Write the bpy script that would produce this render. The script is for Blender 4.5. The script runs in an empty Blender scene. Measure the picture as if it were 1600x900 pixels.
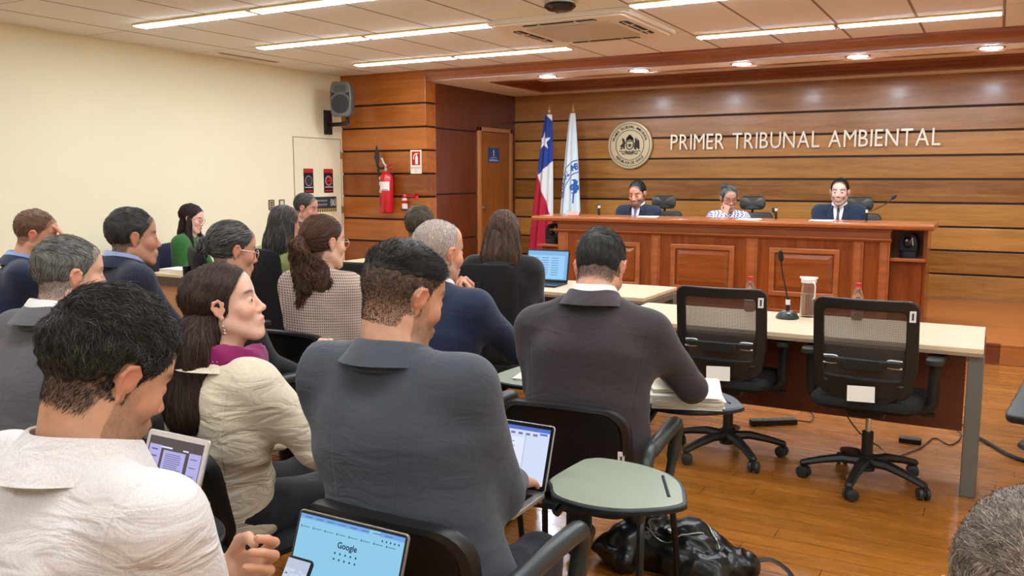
import bpy, math, random
import numpy as np
from mathutils import Vector, Matrix
from mathutils.bvhtree import BVHTree

C = bpy.context.scene.collection
PI = math.pi
SC = bpy.context.scene

# ------------------------------------------------------------------ camera
F = 1350.0; CH = 1.54
TH = math.atan(170 / F); YAW = math.atan(760 / (F / math.cos(TH)))
FW = Vector((-math.sin(YAW) * math.cos(TH), math.cos(YAW) * math.cos(TH), -math.sin(TH)))
RT = Vector((math.cos(YAW), math.sin(YAW), 0)); UP = RT.cross(FW)
cam_d = bpy.data.cameras.new('camera'); cam = bpy.data.objects.new('camera', cam_d); C.objects.link(cam)
cam_d.sensor_width = 36; cam_d.lens = F / 1600 * 36; cam_d.clip_start = 0.05
cam.matrix_world = Matrix.Translation((0, 0, CH)) @ Matrix((RT, UP, -FW)).transposed().to_4x4()
SC.camera = cam
def P(px, py, d):
    return Vector((0, 0, CH)) + (FW + RT * ((px - 800) / F) + UP * ((450 - py) / F)) * d
# ------------------------------------------------------------------ light
SC.view_settings.view_transform = 'Standard'
try: SC.view_settings.look = 'None'
except Exception: pass
SC.view_settings.gamma = 1.0
SC.view_settings.use_curve_mapping = False
SC.view_settings.exposure = 1.34
W = bpy.data.worlds.new('world'); SC.world = W; W.use_nodes = True
W.node_tree.nodes['Background'].inputs[0].default_value = (0.9, 0.95, 1, 1)
W.node_tree.nodes['Background'].inputs[1].default_value = 0.3
TUBE_E = 16.5; DOWN_E = 120.0

# ------------------------------------------------------------------ materials
def lin(c):
    return tuple(((x / 255) / 12.92 if x / 255 <= 0.04045 else ((x / 255 + 0.055) / 1.055) ** 2.4) for x in c)
MATS = {}
def mat(name, col=(200, 200, 200), rough=0.5, metal=0.0, emit=0, ecol=None, bump=0, bscale=100, trans=0, spec=0.5, coat=0, alpha=1, var=0, vscale=8, ior=1.45, stretch=None, sheen=0):
    if name in MATS: return MATS[name]
    m = bpy.data.materials.new(name); m.use_nodes = True; MATS[name] = m
    nt = m.node_tree; b = nt.nodes['Principled BSDF']; c = lin(col)
    b.inputs['Base Color'].default_value = (*c, 1)
    b.inputs['Roughness'].default_value = rough; b.inputs['Metallic'].default_value = metal
    b.inputs['Specular IOR Level'].default_value = spec; b.inputs['IOR'].default_value = ior
    b.inputs['Coat Weight'].default_value = coat; b.inputs['Coat Roughness'].default_value = 0.12
    b.inputs['Transmission Weight'].default_value = trans; b.inputs['Alpha'].default_value = alpha
    if sheen: b.inputs['Sheen Weight'].default_value = sheen
    if emit:
        b.inputs['Emission Color'].default_value = (*lin(ecol or col), 1); b.inputs['Emission Strength'].default_value = emit
    if var or bump:
        tc = nt.nodes.new('ShaderNodeTexCoord'); mp = nt.nodes.new('ShaderNodeMapping'); nt.links.new(tc.outputs['Object'], mp.inputs[0])
        if stretch: mp.inputs['Scale'].default_value = stretch
    if var:
        n = nt.nodes.new('ShaderNodeTexNoise'); n.inputs['Scale'].default_value = vscale; n.inputs['Detail'].default_value = 4
        nt.links.new(mp.outputs[0], n.inputs['Vector'])
        r = nt.nodes.new('ShaderNodeMapRange'); r.inputs[1].default_value = .3; r.inputs[2].default_value = .7
        r.inputs[3].default_value = 1 - var; r.inputs[4].default_value = 1 + var
        nt.links.new(n.outputs[0], r.inputs[0])
        mx = nt.nodes.new('ShaderNodeVectorMath'); mx.operation = 'SCALE'; mx.inputs[0].default_value = c
        nt.links.new(r.outputs[0], mx.inputs['Scale']); nt.links.new(mx.outputs[0], b.inputs['Base Color'])
    if bump:
        n = nt.nodes.new('ShaderNodeTexNoise'); n.inputs['Scale'].default_value = bscale; n.inputs['Detail'].default_value = 3
        nt.links.new(mp.outputs[0], n.inputs['Vector'])
        bp = nt.nodes.new('ShaderNodeBump'); bp.inputs['Strength'].default_value = bump; bp.inputs['Distance'].default_value = 0.01
        nt.links.new(n.outputs[0], bp.inputs['Height']); nt.links.new(bp.outputs[0], b.inputs['Normal'])
    return m

class NT:
    """tiny node helper"""
    def __init__(s, m): s.t = m.node_tree; s.b = s.t.nodes['Principled BSDF']
    def n(s, t, **k):
        x = s.t.nodes.new('ShaderNode' + t)
        for a, v in k.items():
            if a.startswith('i_'): x.inputs[int(a[2:])].default_value = v
            else: setattr(x, a, v)
        return x
    def l(s, a, b): s.t.links.new(a, b)
    def math(s, op, a, b=None, c=None):
        x = s.n('Math', operation=op)
        for i, v in enumerate((a, b, c)):
            if v is None: continue
            if isinstance(v, (int, float)): x.inputs[i].default_value = v
            else: s.l(v, x.inputs[i])
        return x.outputs[0]

def wood(name, c1, c2, axis='X', rough=0.3, plank=None, pvar=0.25, scale=1.0, coat=0.3, off=(0, 0, 0)):
    """grain along an axis; plank = (axis index, size, offset) gives each board its own tone"""
    if name in MATS: return MATS[name]
    m = bpy.data.materials.new(name); m.use_nodes = True; MATS[name] = m
    h = NT(m); tc = h.n('TexCoord'); sep = h.n('SeparateXYZ'); h.l(tc.outputs['Object'], sep.inputs[0])
    if plank:
        ai, sz, of = plank
        q = h.math('FLOOR', h.math('DIVIDE', h.math('SUBTRACT', sep.outputs[ai], of), sz))
        wn = h.n('TexWhiteNoise', noise_dimensions='1D'); h.l(q, wn.inputs['W']); pv = wn.outputs[0]
    else: pv = None
    cmb = h.n('CombineXYZ')
    sx = {'X': (1.2, 14, 14), 'Y': (14, 1.2, 14), 'Z': (14, 14, 1.2)}[axis]
    for i in range(3):
        v = h.math('MULTIPLY', sep.outputs[i], sx[i] * scale)
        if pv is not None: v = h.math('MULTIPLY_ADD', pv, 37.0, v)
        h.l(v, cmb.inputs[i])
    n1 = h.n('TexNoise'); n1.inputs['Scale'].default_value = 1.0; n1.inputs['Detail'].default_value = 5; n1.inputs['Distortion'].default_value = 0.6
    h.l(cmb.outputs[0], n1.inputs['Vector'])
    n2 = h.n('TexNoise'); n2.inputs['Scale'].default_value = 6.0; n2.inputs['Detail'].default_value = 3
    h.l(cmb.outputs[0], n2.inputs['Vector'])
    f = h.math('MULTIPLY_ADD', n2.outputs[0], 0.35, h.math('MULTIPLY', n1.outputs[0], 0.75))
    if pv is not None: f = h.math('MULTIPLY_ADD', h.math('SUBTRACT', pv, 0.5), pvar * 2, f)
    cr = h.n('ValToRGB'); cr.color_ramp.elements[0].position = 0.25; cr.color_ramp.elements[1].position = 0.85
    cr.color_ramp.elements[0].color = (*lin(c1), 1); cr.color_ramp.elements[1].color = (*lin(c2), 1)
    h.l(f, cr.inputs[0]); h.l(cr.outputs[0], h.b.inputs['Base Color'])
    h.b.inputs['Roughness'].default_value = rough; h.b.inputs['Coat Weight'].default_value = coat; h.b.inputs['Coat Roughness'].default_value = 0.15
    return m

# ------------------------------------------------------------------ mesh helpers
def mkmesh(name, v, f, mats=(), mi=None, smooth=True, sharp=None, col=None):
    me = bpy.data.meshes.new(name)
    if isinstance(f, np.ndarray):
        v = np.asarray(v, np.float32); n = len(f); k = f.shape[1]
        me.vertices.add(len(v)); me.vertices.foreach_set('co', v.ravel())
        me.loops.add(n * k); me.loops.foreach_set('vertex_index', f.astype(np.int32).ravel())
        me.polygons.add(n); me.polygons.foreach_set('loop_start', np.arange(0, n * k, k, dtype=np.int32))
        me.update(calc_edges=True)
    else:
        me.from_pydata([tuple(x) for x in v], [], [tuple(x) for x in f]); me.update()
    for m in mats: me.materials.append(m)
    if mi is not None: me.polygons.foreach_set('material_index', np.asarray(mi, np.int32))
    me.polygons.foreach_set('use_smooth', [smooth] * len(me.polygons))
    if smooth and sharp is not None: me.set_sharp_from_angle(angle=math.radians(sharp))
    if col is not None:
        a = me.color_attributes.new('Col', 'FLOAT_COLOR', 'POINT')
        c4 = np.ones((len(v), 4), np.float32); c4[:, :3] = col; a.data.foreach_set('color', c4.ravel())
    me.update(); return me

class MB:
    def __init__(s): s.v = []; s.f = []; s.mi = []; s.T = None; s.cm = 0
    def add(s, v, f):
        o = len(s.v)
        if s.T is not None: v = [s.T @ Vector(p) for p in v]
        s.v += [tuple(p) for p in v]; s.f += [tuple(i + o for i in q) for q in f]; s.mi += [s.cm] * len(f); return s
    def box(s, x0, x1, y0, y1, z0, z1):
        v = [(x, y, z) for x in (x0, x1) for y in (y0, y1) for z in (z0, z1)]
        return s.add(v, [(0, 1, 3, 2), (4, 6, 7, 5), (0, 4, 5, 1), (2, 3, 7, 6), (0, 2, 6, 4), (1, 5, 7, 3)])
    def prism(s, pts, z0, z1, ax='z'):
        """outline in 2D extruded along an axis"""
        n = len(pts)
        mp = {'z': lambda a, b, c: (a, b, c), 'y': lambda a, b, c: (a, c, b), 'x': lambda a, b, c: (c, a, b)}[ax]
        v = [mp(a, b, z0) for a, b in pts] + [mp(a, b, z1) for a, b in pts]
        return s.add(v, [tuple(range(n))[::-1], tuple(range(n, 2 * n))] + [(i, (i + 1) % n, n + (i + 1) % n, n + i) for i in range(n)])
    def ring(s, outer, inner, z0, z1, ax='z'):
        n = len(outer); mp = {'z': lambda a, b, c: (a, b, c), 'y': lambda a, b, c: (a, c, b), 'x': lambda a, b, c: (c, a, b)}[ax]
        v = []
        for pts in (outer, inner):
            for z in (z0, z1): v += [mp(a, b, z) for a, b in pts]
        f = []
        for i in range(n):
            j = (i + 1) % n
            f += [(i, j, n + j, n + i), (2 * n + j, 2 * n + i, 3 * n + i, 3 * n + j), (j, i, 2 * n + i, 2 * n + j), (n + i, n + j, 3 * n + j, 3 * n + i)]
        return s.add(v, f)
    def tube(s, pts, r, n=10, cap=True, sq=1.0):
        pts = [Vector(p) for p in pts]; m = len(pts)
        rs = r if isinstance(r, (list, tuple)) else [r] * m
        v = []; f = []; prev = None
        for i, p in enumerate(pts):
            t = (pts[min(i + 1, m - 1)] - pts[max(i - 1, 0)]).normalized()
            if prev is None:
                u = t.cross(Vector((0, 0, 1)))
                if u.length < 0.1: u = t.cross(Vector((1, 0, 0)))
            else: u = prev - t * prev.dot(t)
            u.normalize(); prev = u; w = t.cross(u)
            for k in range(n):
                a = 2 * PI * k / n; v.append(p + u * (math.cos(a) * rs[i]) + w * (math.sin(a) * rs[i] * sq))
        for i in range(m - 1):
            for k in range(n):
                a = i * n + k; b = i * n + (k + 1) % n; f.append((a, b, b + n, a + n))
        if cap: f.append(tuple(range(n))[::-1]); f.append(tuple(range((m - 1) * n, m * n)))
        return s.add(v, f)
    def cyl(s, c, r, h, n=24, ax='z', r2=None):
        c = Vector(c); d = {'z': Vector((0, 0, 1)), 'x': Vector((1, 0, 0)), 'y': Vector((0, 1, 0))}[ax]
        return s.tube([c, c + d * h], [r, r if r2 is None else r2], n)
    def lathe(s, prof, c=(0, 0, 0), n=28, ax='z'):
        v = []; f = []; m = len(prof)
        for r, z in prof:
            for k in range(n):
                a = 2 * PI * k / n; x, y = r * math.cos(a), r * math.sin(a)
                q = {'z': (x, y, z), 'y': (x, z, -y), 'x': (z, x, y)}[ax]
                v.append((q[0] + c[0], q[1] + c[1], q[2] + c[2]))
        for i in range(m - 1):
            for k in range(n):
                a = i * n + k; b = i * n + (k + 1) % n; f.append((a, b, b + n, a + n))
        if prof[0][0] > 1e-5: f.append(tuple(range(n))[::-1])
        if prof[-1][0] > 1e-5: f.append(tuple(range((m - 1) * n, m * n)))
        return s.add(v, f)
    def ball(s, c, r, n=16, sq=(1, 1, 1)):
        v = []; f = []; h = n // 2
        for i in range(h + 1):
            t = PI * i / h
            for k in range(n):
                a = 2 * PI * k / n
                v.append((c[0] + r * sq[0] * math.sin(t) * math.cos(a), c[1] + r * sq[1] * math.sin(t) * math.sin(a), c[2] + r * sq[2] * math.cos(t)))
        for i in range(h):
            for k in range(n):
                a = i * n + k; b = i * n + (k + 1) % n; f.append((a, a + n, b + n, b))
        return s.add(v, f)

def rrect(x0, x1, y0, y1, r, n=5):
    o = []
    for cx, cy, a0 in ((x1 - r, y1 - r, 0), (x0 + r, y1 - r, PI / 2), (x0 + r, y0 + r, PI), (x1 - r, y0 + r, 1.5 * PI)):
        for k in range(n + 1):
            a = a0 + PI / 2 * k / n; o.append((cx + r * math.cos(a), cy + r * math.sin(a)))
    return o

def spline(pts, n=8):
    """Catmull-Rom through points"""
    pts = [Vector(p) for p in pts]; o = []
    P_ = [pts[0] * 2 - pts[1]] + pts + [pts[-1] * 2 - pts[-2]]
    for i in range(1, len(P_) - 2):
        a, b, c, d = P_[i - 1:i + 3]
        for k in range(n):
            t = k / n
            o.append(0.5 * ((2 * b) + (c - a) * t + (2 * a - 5 * b + 4 * c - d) * t * t + (3 * b - a - 3 * c + d) * t ** 3))
    o.append(pts[-1]); return o

def obj(name, mb, m=None, parent=None, bevel=0, smooth=True, sharp=35, seg=2, me=None):
    if me is None:
        ms = m if isinstance(m, (list, tuple)) else [m]
        me = mkmesh(name, mb.v, mb.f, ms, mb.mi if len(ms) > 1 else None, smooth, sharp)
    o = bpy.data.objects.new(name, me); C.objects.link(o)
    if parent is not None: o.parent = parent
    if bevel:
        b = o.modifiers.new('bevel', 'BEVEL'); b.width = bevel; b.segments = seg; b.limit_method = 'ANGLE'; b.angle_limit = math.radians(40)
        b.harden_normals = False
    return o
def tag(o, label=None, cat=None, group=None, kind=None):
    if label: o['label'] = label
    if cat: o['category'] = cat
    if group: o['group'] = group
    if kind: o['kind'] = kind
    return o
def thing(name, label, cat, loc=(0, 0, 0), rz=0, group=None, kind=None):
    o = bpy.data.objects.new(name, None); C.objects.link(o); o.location = loc; o.rotation_euler = (0, 0, rz)
    o.empty_display_size = 0.1
    return tag(o, label, cat, group, kind)
def struct(name, mb, m, bevel=0, parent=None, smooth=False, label=None):
    o = obj(name, mb, m, parent, bevel, smooth)
    if parent is None: o['kind'] = 'structure'
    if label: o['label'] = label
    return o
def dup(o, parent=None):
    c = o.copy(); C.objects.link(c)
    if parent is not None: c.parent = parent
    for ch in o.children: dup(ch, c)
    return c
def text_mesh(s, size, depth=0.0, align='CENTER', bold=0.0):
    cu = bpy.data.curves.new('t', 'FONT'); cu.body = s; cu.size = size; cu.extrude = depth / 2; cu.align_x = align; cu.align_y = 'CENTER'; cu.offset = bold
    cu.resolution_u = 3
    o = bpy.data.objects.new('t', cu); C.objects.link(o)
    dg = bpy.context.evaluated_depsgraph_get(); me = bpy.data.meshes.new_from_object(o.evaluated_get(dg))
    v = [tuple(p.co) for p in me.vertices]; f = [tuple(p.vertices) for p in me.polygons]
    bpy.data.objects.remove(o); bpy.data.curves.remove(cu); bpy.data.meshes.remove(me)
    return v, f
def add_text(mb, s, size, M, depth=0.0, align='CENTER', bold=0.0):
    v, f = text_mesh(s, size, depth, align, bold)
    mb.add([M @ Vector(p) for p in v], f)
def facing(loc, normal, upv=(0, 0, 1)):
    """matrix taking xy-plane art to a wall whose outward normal is given"""
    n = Vector(normal).normalized(); u = Vector(upv); x = u.cross(n).normalized(); y = n.cross(x)
    M = Matrix((x, y, n)).transposed().to_4x4(); M.translation = Vector(loc); return M
# ------------------------------------------------------------------ room shell
XL, XR, YR, YB, ZC = -7.45, 3.2, -3.6, 11.1, 2.85      # left wall, right wall, rear wall, bench wall, ceiling
YP, XP = 8.82, -6.13                                     # wooden column front and its right side
ZA = 2.72; DZ = 0.17; YD = 8.2                            # alcove ceiling, dais height and front
w_plank = wood('wood_planks', (120, 70, 20), (190, 130, 60), 'X', 0.3, (2, 0.2713, 0.182), 0.2)
w_pil = wood('wood_column', (122, 58, 10), (184, 104, 34), 'X', 0.28, (2, 0.285, 0.183), 0.22)
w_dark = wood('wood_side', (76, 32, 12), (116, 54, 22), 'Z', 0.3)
w_beam = wood('wood_beam', (112, 54, 24), (160, 88, 46), 'X', 0.3)
w_bench = wood('wood_bench', (112, 48, 14), (170, 92, 36), 'X', 0.25)
w_benchv = wood('wood_bench_upright', (110, 46, 14), (162, 84, 32), 'Z', 0.25)
w_trim = wood('wood_trim', (140, 70, 32), (190, 112, 62), 'X', 0.25)
w_door = wood('wood_door', (124, 64, 20), (168, 98, 36), 'Z', 0.3)
w_frame = wood('wood_frame', (164, 100, 50), (192, 128, 76), 'Z', 0.35)
groove = mat('groove', (46, 20, 10), 0.6)
cream = mat('wall_paint', (243, 234, 200), 0.75, bump=0.03, bscale=60)
creamd = mat('door_paint', (240, 230, 196), 0.55)

# floor boards running along x
fm = wood('floor_wood', (132, 76, 14), (186, 116, 42), 'X', 0.24, (1, 0.115, 0), 0.13, coat=0.4)
h = NT(fm); tc = h.n('TexCoord'); sep = h.n('SeparateXYZ'); h.l(tc.outputs['Object'], sep.inputs[0])
row = h.math('FLOOR', h.math('DIVIDE', sep.outputs[1], 0.115))
fy = h.math('FRACT', h.math('DIVIDE', sep.outputs[1], 0.115))
wn = h.n('TexWhiteNoise', noise_dimensions='1D'); h.l(row, wn.inputs['W'])
fx = h.math('FRACT', h.math('MULTIPLY_ADD', wn.outputs[0], 7.0, h.math('DIVIDE', sep.outputs[0], 1.5)))
line = h.math('MINIMUM', h.math('GREATER_THAN', fy, 0.022), h.math('GREATER_THAN', fx, 0.0022))
sc_n = h.n('TexNoise'); mp = h.n('Mapping'); mp.inputs['Scale'].default_value = (3, 55, 1); h.l(tc.outputs['Object'], mp.inputs[0])
h.l(mp.outputs[0], sc_n.inputs['Vector']); sc_n.inputs['Scale'].default_value = 1; sc_n.inputs['Detail'].default_value = 6
src = h.b.inputs['Base Color'].links[0].from_socket
mx = h.n('Mix', data_type='RGBA'); h.l(line, mx.inputs[0]); mx.inputs[6].default_value = (*lin((84, 40, 14)), 1); h.l(src, mx.inputs[7])
h.l(mx.outputs[2], h.b.inputs['Base Color'])
rr = h.n('MapRange'); rr.inputs[1].default_value = .45; rr.inputs[2].default_value = .75; rr.inputs[3].default_value = .2; rr.inputs[4].default_value = .42
h.l(sc_n.outputs[0], rr.inputs[0]); h.l(rr.outputs[0], h.b.inputs['Roughness'])
# pale worn scratches along the boards
sm = h.n('TexNoise'); mp2 = h.n('Mapping'); mp2.inputs['Scale'].default_value = (2.2, 26, 1); h.l(tc.outputs['Object'], mp2.inputs[0]); h.l(mp2.outputs[0], sm.inputs['Vector'])
sm.inputs['Scale'].default_value = 1; sm.inputs['Detail'].default_value = 8; sm.inputs['Roughness'].default_value = .72
rs = h.n('MapRange'); rs.inputs[1].default_value = .66; rs.inputs[2].default_value = .74; rs.inputs[4].default_value = .55; h.l(sm.outputs[0], rs.inputs[0])
mx2 = h.n('Mix', data_type='RGBA'); h.l(rs.outputs[0], mx2.inputs[0]); h.l(mx.outputs[2], mx2.inputs[6]); mx2.inputs[7].default_value = (*lin((226, 172, 120)), 1)
h.l(mx2.outputs[2], h.b.inputs['Base Color'])
bp = h.n('Bump'); bp.inputs['Strength'].default_value = 0.12; bp.inputs['Distance'].default_value = 0.004; h.l(h.math('ADD', line, sm.outputs[0]), bp.inputs['Height']); h.l(bp.outputs[0], h.b.inputs['Normal'])
struct('floor', MB().box(XL, XR, YR, YB, -0.1, 0), fm)
# ceiling tiles
cm_ = mat('ceiling_tile', (226, 206, 180), 0.85)
h = NT(cm_); tc = h.n('TexCoord'); sep = h.n('SeparateXYZ'); h.l(tc.outputs['Object'], sep.inputs[0])
def gl(o, off, pit, w): return h.math('GREATER_THAN', h.math('FRACT', h.math('DIVIDE', h.math('ADD', o, off + 50 * pit), pit)), w / pit)
g = h.math('MINIMUM', gl(sep.outputs[0], 0.05, 0.62, 0.022), gl(sep.outputs[1], -0.27, 1.24, 0.008))
mx = h.n('Mix', data_type='RGBA'); h.l(g, mx.inputs[0]); mx.inputs[6].default_value = (*lin((150, 128, 108)), 1)
nn = h.n('TexNoise'); nn.inputs['Scale'].default_value = 220; h.l(tc.outputs['Object'], nn.inputs['Vector'])
m3 = h.n('Mix', data_type='RGBA'); h.l(nn.outputs[0], m3.inputs[0]); m3.inputs[6].default_value = (*lin((234, 232, 226)), 1); m3.inputs[7].default_value = (*lin((246, 244, 238)), 1)
h.l(m3.outputs[2], mx.inputs[7]); h.l(mx.outputs[2], h.b.inputs['Base Color'])
struct('ceiling', MB().box(XL, XR, YR, YP + 0.02, ZC, ZC + 0.1), cm_)
struct('wall_left', MB().box(XL - 0.12, XL, YR, YB, 0, ZC), cream)
struct('wall_right', MB().box(XR, XR + 0.12, YR, YB, 0, ZC), cream)
struct('wall_rear', MB().box(XL, XR, YR - 0.12, YR, 0, ZC), cream)

def planked(name, x0, x1, y0, y1, z0, ztop, first, pitch, m, right=False):
    """horizontal boards proud of dark recesses"""
    b = MB(); b.cm = 1
    b.box(x0, x1 - (0.02 if right else 0), y0 + 0.018, y1, z0, ztop); b.cm = 0
    z = z0; nxt = first
    while z < ztop - 0.01:
        t = min(nxt - 0.012, ztop)
        b.box(x0, x1, y0, y0 + 0.03 if not right else y1, z, t); z = nxt + 0.012; nxt += pitch
        if ztop - nxt < pitch * 0.45: nxt = ztop + 1
    return struct(name, b, [m, groove], bevel=0.004)
planked('wall_back', XP - 0.2, XR, YB, YB + 0.15, DZ, ZA, 0.454, 0.2713, w_plank)
planked('wall_column', XL, XP, YP, YP + 0.22, 0, ZC, 0.183, 0.285, w_pil, right=True)
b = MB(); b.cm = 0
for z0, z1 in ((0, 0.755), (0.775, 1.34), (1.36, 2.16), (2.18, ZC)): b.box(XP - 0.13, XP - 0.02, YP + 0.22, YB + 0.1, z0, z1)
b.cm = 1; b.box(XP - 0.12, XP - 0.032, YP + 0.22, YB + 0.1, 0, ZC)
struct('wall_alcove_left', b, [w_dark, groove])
# dais
struct('floor_dais', MB().box(XP - 0.02, XR, YD + 0.02, YB, 0, DZ), wood('dais_top', (150, 78, 26), (200, 120, 52), 'X', 0.28, (1, 0.115, 0), 0.1))
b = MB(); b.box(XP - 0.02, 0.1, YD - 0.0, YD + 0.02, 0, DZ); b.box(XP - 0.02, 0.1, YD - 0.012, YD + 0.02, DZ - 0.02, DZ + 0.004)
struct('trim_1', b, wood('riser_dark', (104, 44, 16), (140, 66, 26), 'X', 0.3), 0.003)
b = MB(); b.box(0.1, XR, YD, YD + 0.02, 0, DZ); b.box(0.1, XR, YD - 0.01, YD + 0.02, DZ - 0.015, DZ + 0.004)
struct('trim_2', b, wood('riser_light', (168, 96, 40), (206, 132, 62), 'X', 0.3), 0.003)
# beam (crown moulding in front of the alcove ceiling)
pr = [(0, ZC), (-0.012, ZC), (-0.012, ZC - 0.02), (0.0, ZC - 0.03), (0.012, ZC - 0.06), (0.03, ZC - 0.09), (0.035, ZC - 0.12), (0.035, ZC - 0.135), (0.055, ZC - 0.135), (0.055, ZC)]
struct('trim_3', MB().prism([(YP + a, z) for a, z in pr], XP - 0.005, XR, 'x'), w_beam)
# alcove ceiling with a framed tray
acm = mat('alcove_ceiling_paint', (244, 236, 216), 0.7)
TX0, TX1, TY0, TY1, TZ = -5.45, 2.4, 9.3, 10.62, ZA + 0.1
b = MB(); y1 = YB + 0.12; x0 = XP - 0.03
b.box(x0, XR, YP + 0.04, TY0, ZA, ZC + 0.1); b.box(x0, XR, TY1, y1, ZA, ZC + 0.1); b.box(x0, TX0, TY0, TY1, ZA, ZC + 0.1); b.box(TX1, XR, TY0, TY1, ZA, ZC + 0.1)
b.box(TX0, TX1, TY0, TY1, TZ, ZC + 0.1)
struct('ceiling_alcove', b, acm)
b = MB(); m_ = 0.045
for st, (zz, inset) in enumerate(((ZA - 0.012, 0.0), (ZA + 0.03, 0.05), (ZA + 0.065, 0.09))):
    o = [(TX0 - m_ + inset, TY0 - 0.012 + inset * 0.3), (TX1 + m_ - inset, TY0 - 0.012 + inset * 0.3), (TX1 + m_ - inset, TY1 + m_ - inset), (TX0 - m_ + inset, TY1 + m_ - inset)]
    i_ = [(TX0 + inset + 0.03, TY0 + 0.012), (TX1 - inset - 0.03, TY0 + 0.012), (TX1 - inset - 0.03, TY1 - inset - 0.09), (TX0 + inset + 0.03, TY1 - inset - 0.09)]
    b.ring(o, i_, zz, zz + 0.042)
struct('trim_4', b, wood('wood_tray', (110, 50, 24), (166, 86, 46), 'X', 0.25), 0.004)

# baseboards left
struct('baseboard_left', MB().box(XL, XL + 0.015, YR, YP, 0, 0.1), w_bench, 0.003)

# painted flush door in the left wall
D0, D1, DT = 7.93, 8.78, 2.04
b = MB(); b.box(XL - 0.02, XL + 0.008, D0, D1, 0.005, DT)
dr = struct('door_1', b, creamd, 0.003)
b = MB()
for q in ((D0 - 0.012, D0 - 0.004, 0, DT + 0.012), (D1 + 0.004, D1 + 0.012, 0, DT + 0.012), (D0 - 0.012, D1 + 0.012, DT + 0.004, DT + 0.012)): b.box(XL, XL + 0.004, *q)
obj('door_gap', b, mat('door_gap', (150, 128, 92), 0.8), dr)
for z in (0.25, 1.1, 1.8):
    hb = obj('hinge', MB().box(XL + 0.006, XL + 0.016, D1 - 0.01, D1 + 0.02, z, z + 0.09), mat('brass', (176, 146, 92), 0.35, 0.8), dr, 0.002)
# wooden door in the alcove side wall
b = MB(); xx = XP - 0.02; E0, E1, ET = 10.05, 10.98, 2.24
b.box(xx - 0.02, xx + 0.006, E0 + 0.07, E1 - 0.07, DZ + 0.01, ET - 0.06)
dr = struct('door_2', b, w_door, 0.003)
b = MB()
b.box(xx - 0.02, xx + 0.03, E0, E0 + 0.065, DZ, ET); b.box(xx - 0.02, xx + 0.03, E1 - 0.065, E1, DZ, ET); b.box(xx - 0.02, xx + 0.03, E0, E1, ET - 0.055, ET)
obj('door_frame', b, w_frame, dr, 0.004)
b = MB(); b.lathe([(0.024, 0), (0.024, 0.008), (0.009, 0.01), (0.009, 0.045), (0, 0.045)], (xx + 0.006, E0 + 0.13, 1.15), 16, 'x')
b.tube([(xx + 0.045, E0 + 0.13, 1.15), (xx + 0.05, E0 + 0.16, 1.15), (xx + 0.05, E0 + 0.24, 1.148)], [0.008, 0.009, 0.006], 10)
obj('door_handle', b, mat('steel', (190, 186, 178), 0.3, 0.9), dr)
# light switches on the left wall
for i, y in enumerate((7.53, 7.70)):
    t = thing('light_switch', ('left' if i == 0 else 'right') + ' of the two framed light switches on the cream wall beside the door', 'switch', (XL, y, 1.24), 0)
    b = MB(); b.ring(rrect(-0.045, 0.045, -0.06, 0.06, 0.008), rrect(-0.03, 0.03, -0.046, 0.046, 0.004), 0, 0.008, 'x'); obj('frame', b, mat('switch_bronze', (120, 92, 66), 0.4, 0.4), t)
    obj('plate', MB().box(0, 0.006, -0.032, 0.032, -0.048, 0.048), mat('switch_cream', (226, 214, 190), 0.4), t, 0.002)
    if i == 0:
        for k in range(3): obj('rocker', MB().box(0.006, 0.011, -0.022, 0.022, -0.042 + k * 0.029, -0.018 + k * 0.029), mat('switch_brown', (110, 84, 66), 0.4), t, 0.002)

# ------------------------------------------------------------------ ceiling fittings
tube_m = mat('tube_glow', (255, 250, 242), 0.5, emit=TUBE_E, ecol=(226, 240, 255))
white_p = mat('white_metal', (236, 230, 216), 0.4)
def luminaire(x0, x1, y, label):
    xc = (x0 + x1) / 2; L = (x1 - x0) / 2
    t = thing('ceiling_light', label, 'ceiling light', (xc, y, ZC), 0, 'strip lights behind the photographer' if 'outside' in label else None)
    b = MB(); b.prism([(-0.075, 0), (-0.075, -0.012), (-0.058, -0.016), (-0.058, 0), (0.058, 0), (0.058, -0.016), (0.075, -0.012), (0.075, 0)], -L, L, 'x')
    obj('housing', b, mat('trim_gold', (226, 196, 120), 0.45), t)
    obj('diffuser', MB().prism([(-0.057, 0), (-0.05, -0.024), (0.05, -0.024), (0.057, 0)], -L + 0.01, L - 0.01, 'x'), tube_m, t)
    for s in (-1, 1): obj('end_cap', MB().box(s * L - 0.008, s * L + 0.008, -0.075, 0.075, -0.024, 0), white_p, t, 0.002)
rows = [(5.1, 'nearest left'), (6.5, 'middle left'), (8.0, 'far left')]
for y, w in rows:
    for k, (a, c) in enumerate(((-6.5, -5.17), (-5.13, -3.8))):
        luminaire(a, c, y, f'long white strip light, {w} ceiling row, ' + ('end toward the cream wall' if k == 0 else 'end away from the cream wall'))
for y, w in ((5.1, 'overhead'), (6.34, 'rear right'), (8.0, 'right')):  # overhead row lies out of view, added for the light it gives
    for k, (a, c) in enumerate(((-2.5, -1.3), (-1.27, -0.05))):
        luminaire(a, c, y, f'white strip light of the {w} ceiling row, half ' + ('toward the flags' if k == 0 else 'away from the flags'))
for y in (3.2, 1.2, -1.2):
    for x in (-5.1, -1.3, 1.6): luminaire(x - 1.25, x + 1.25, y, 'white strip light in the ceiling outside the frame, behind the photographer')
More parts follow.
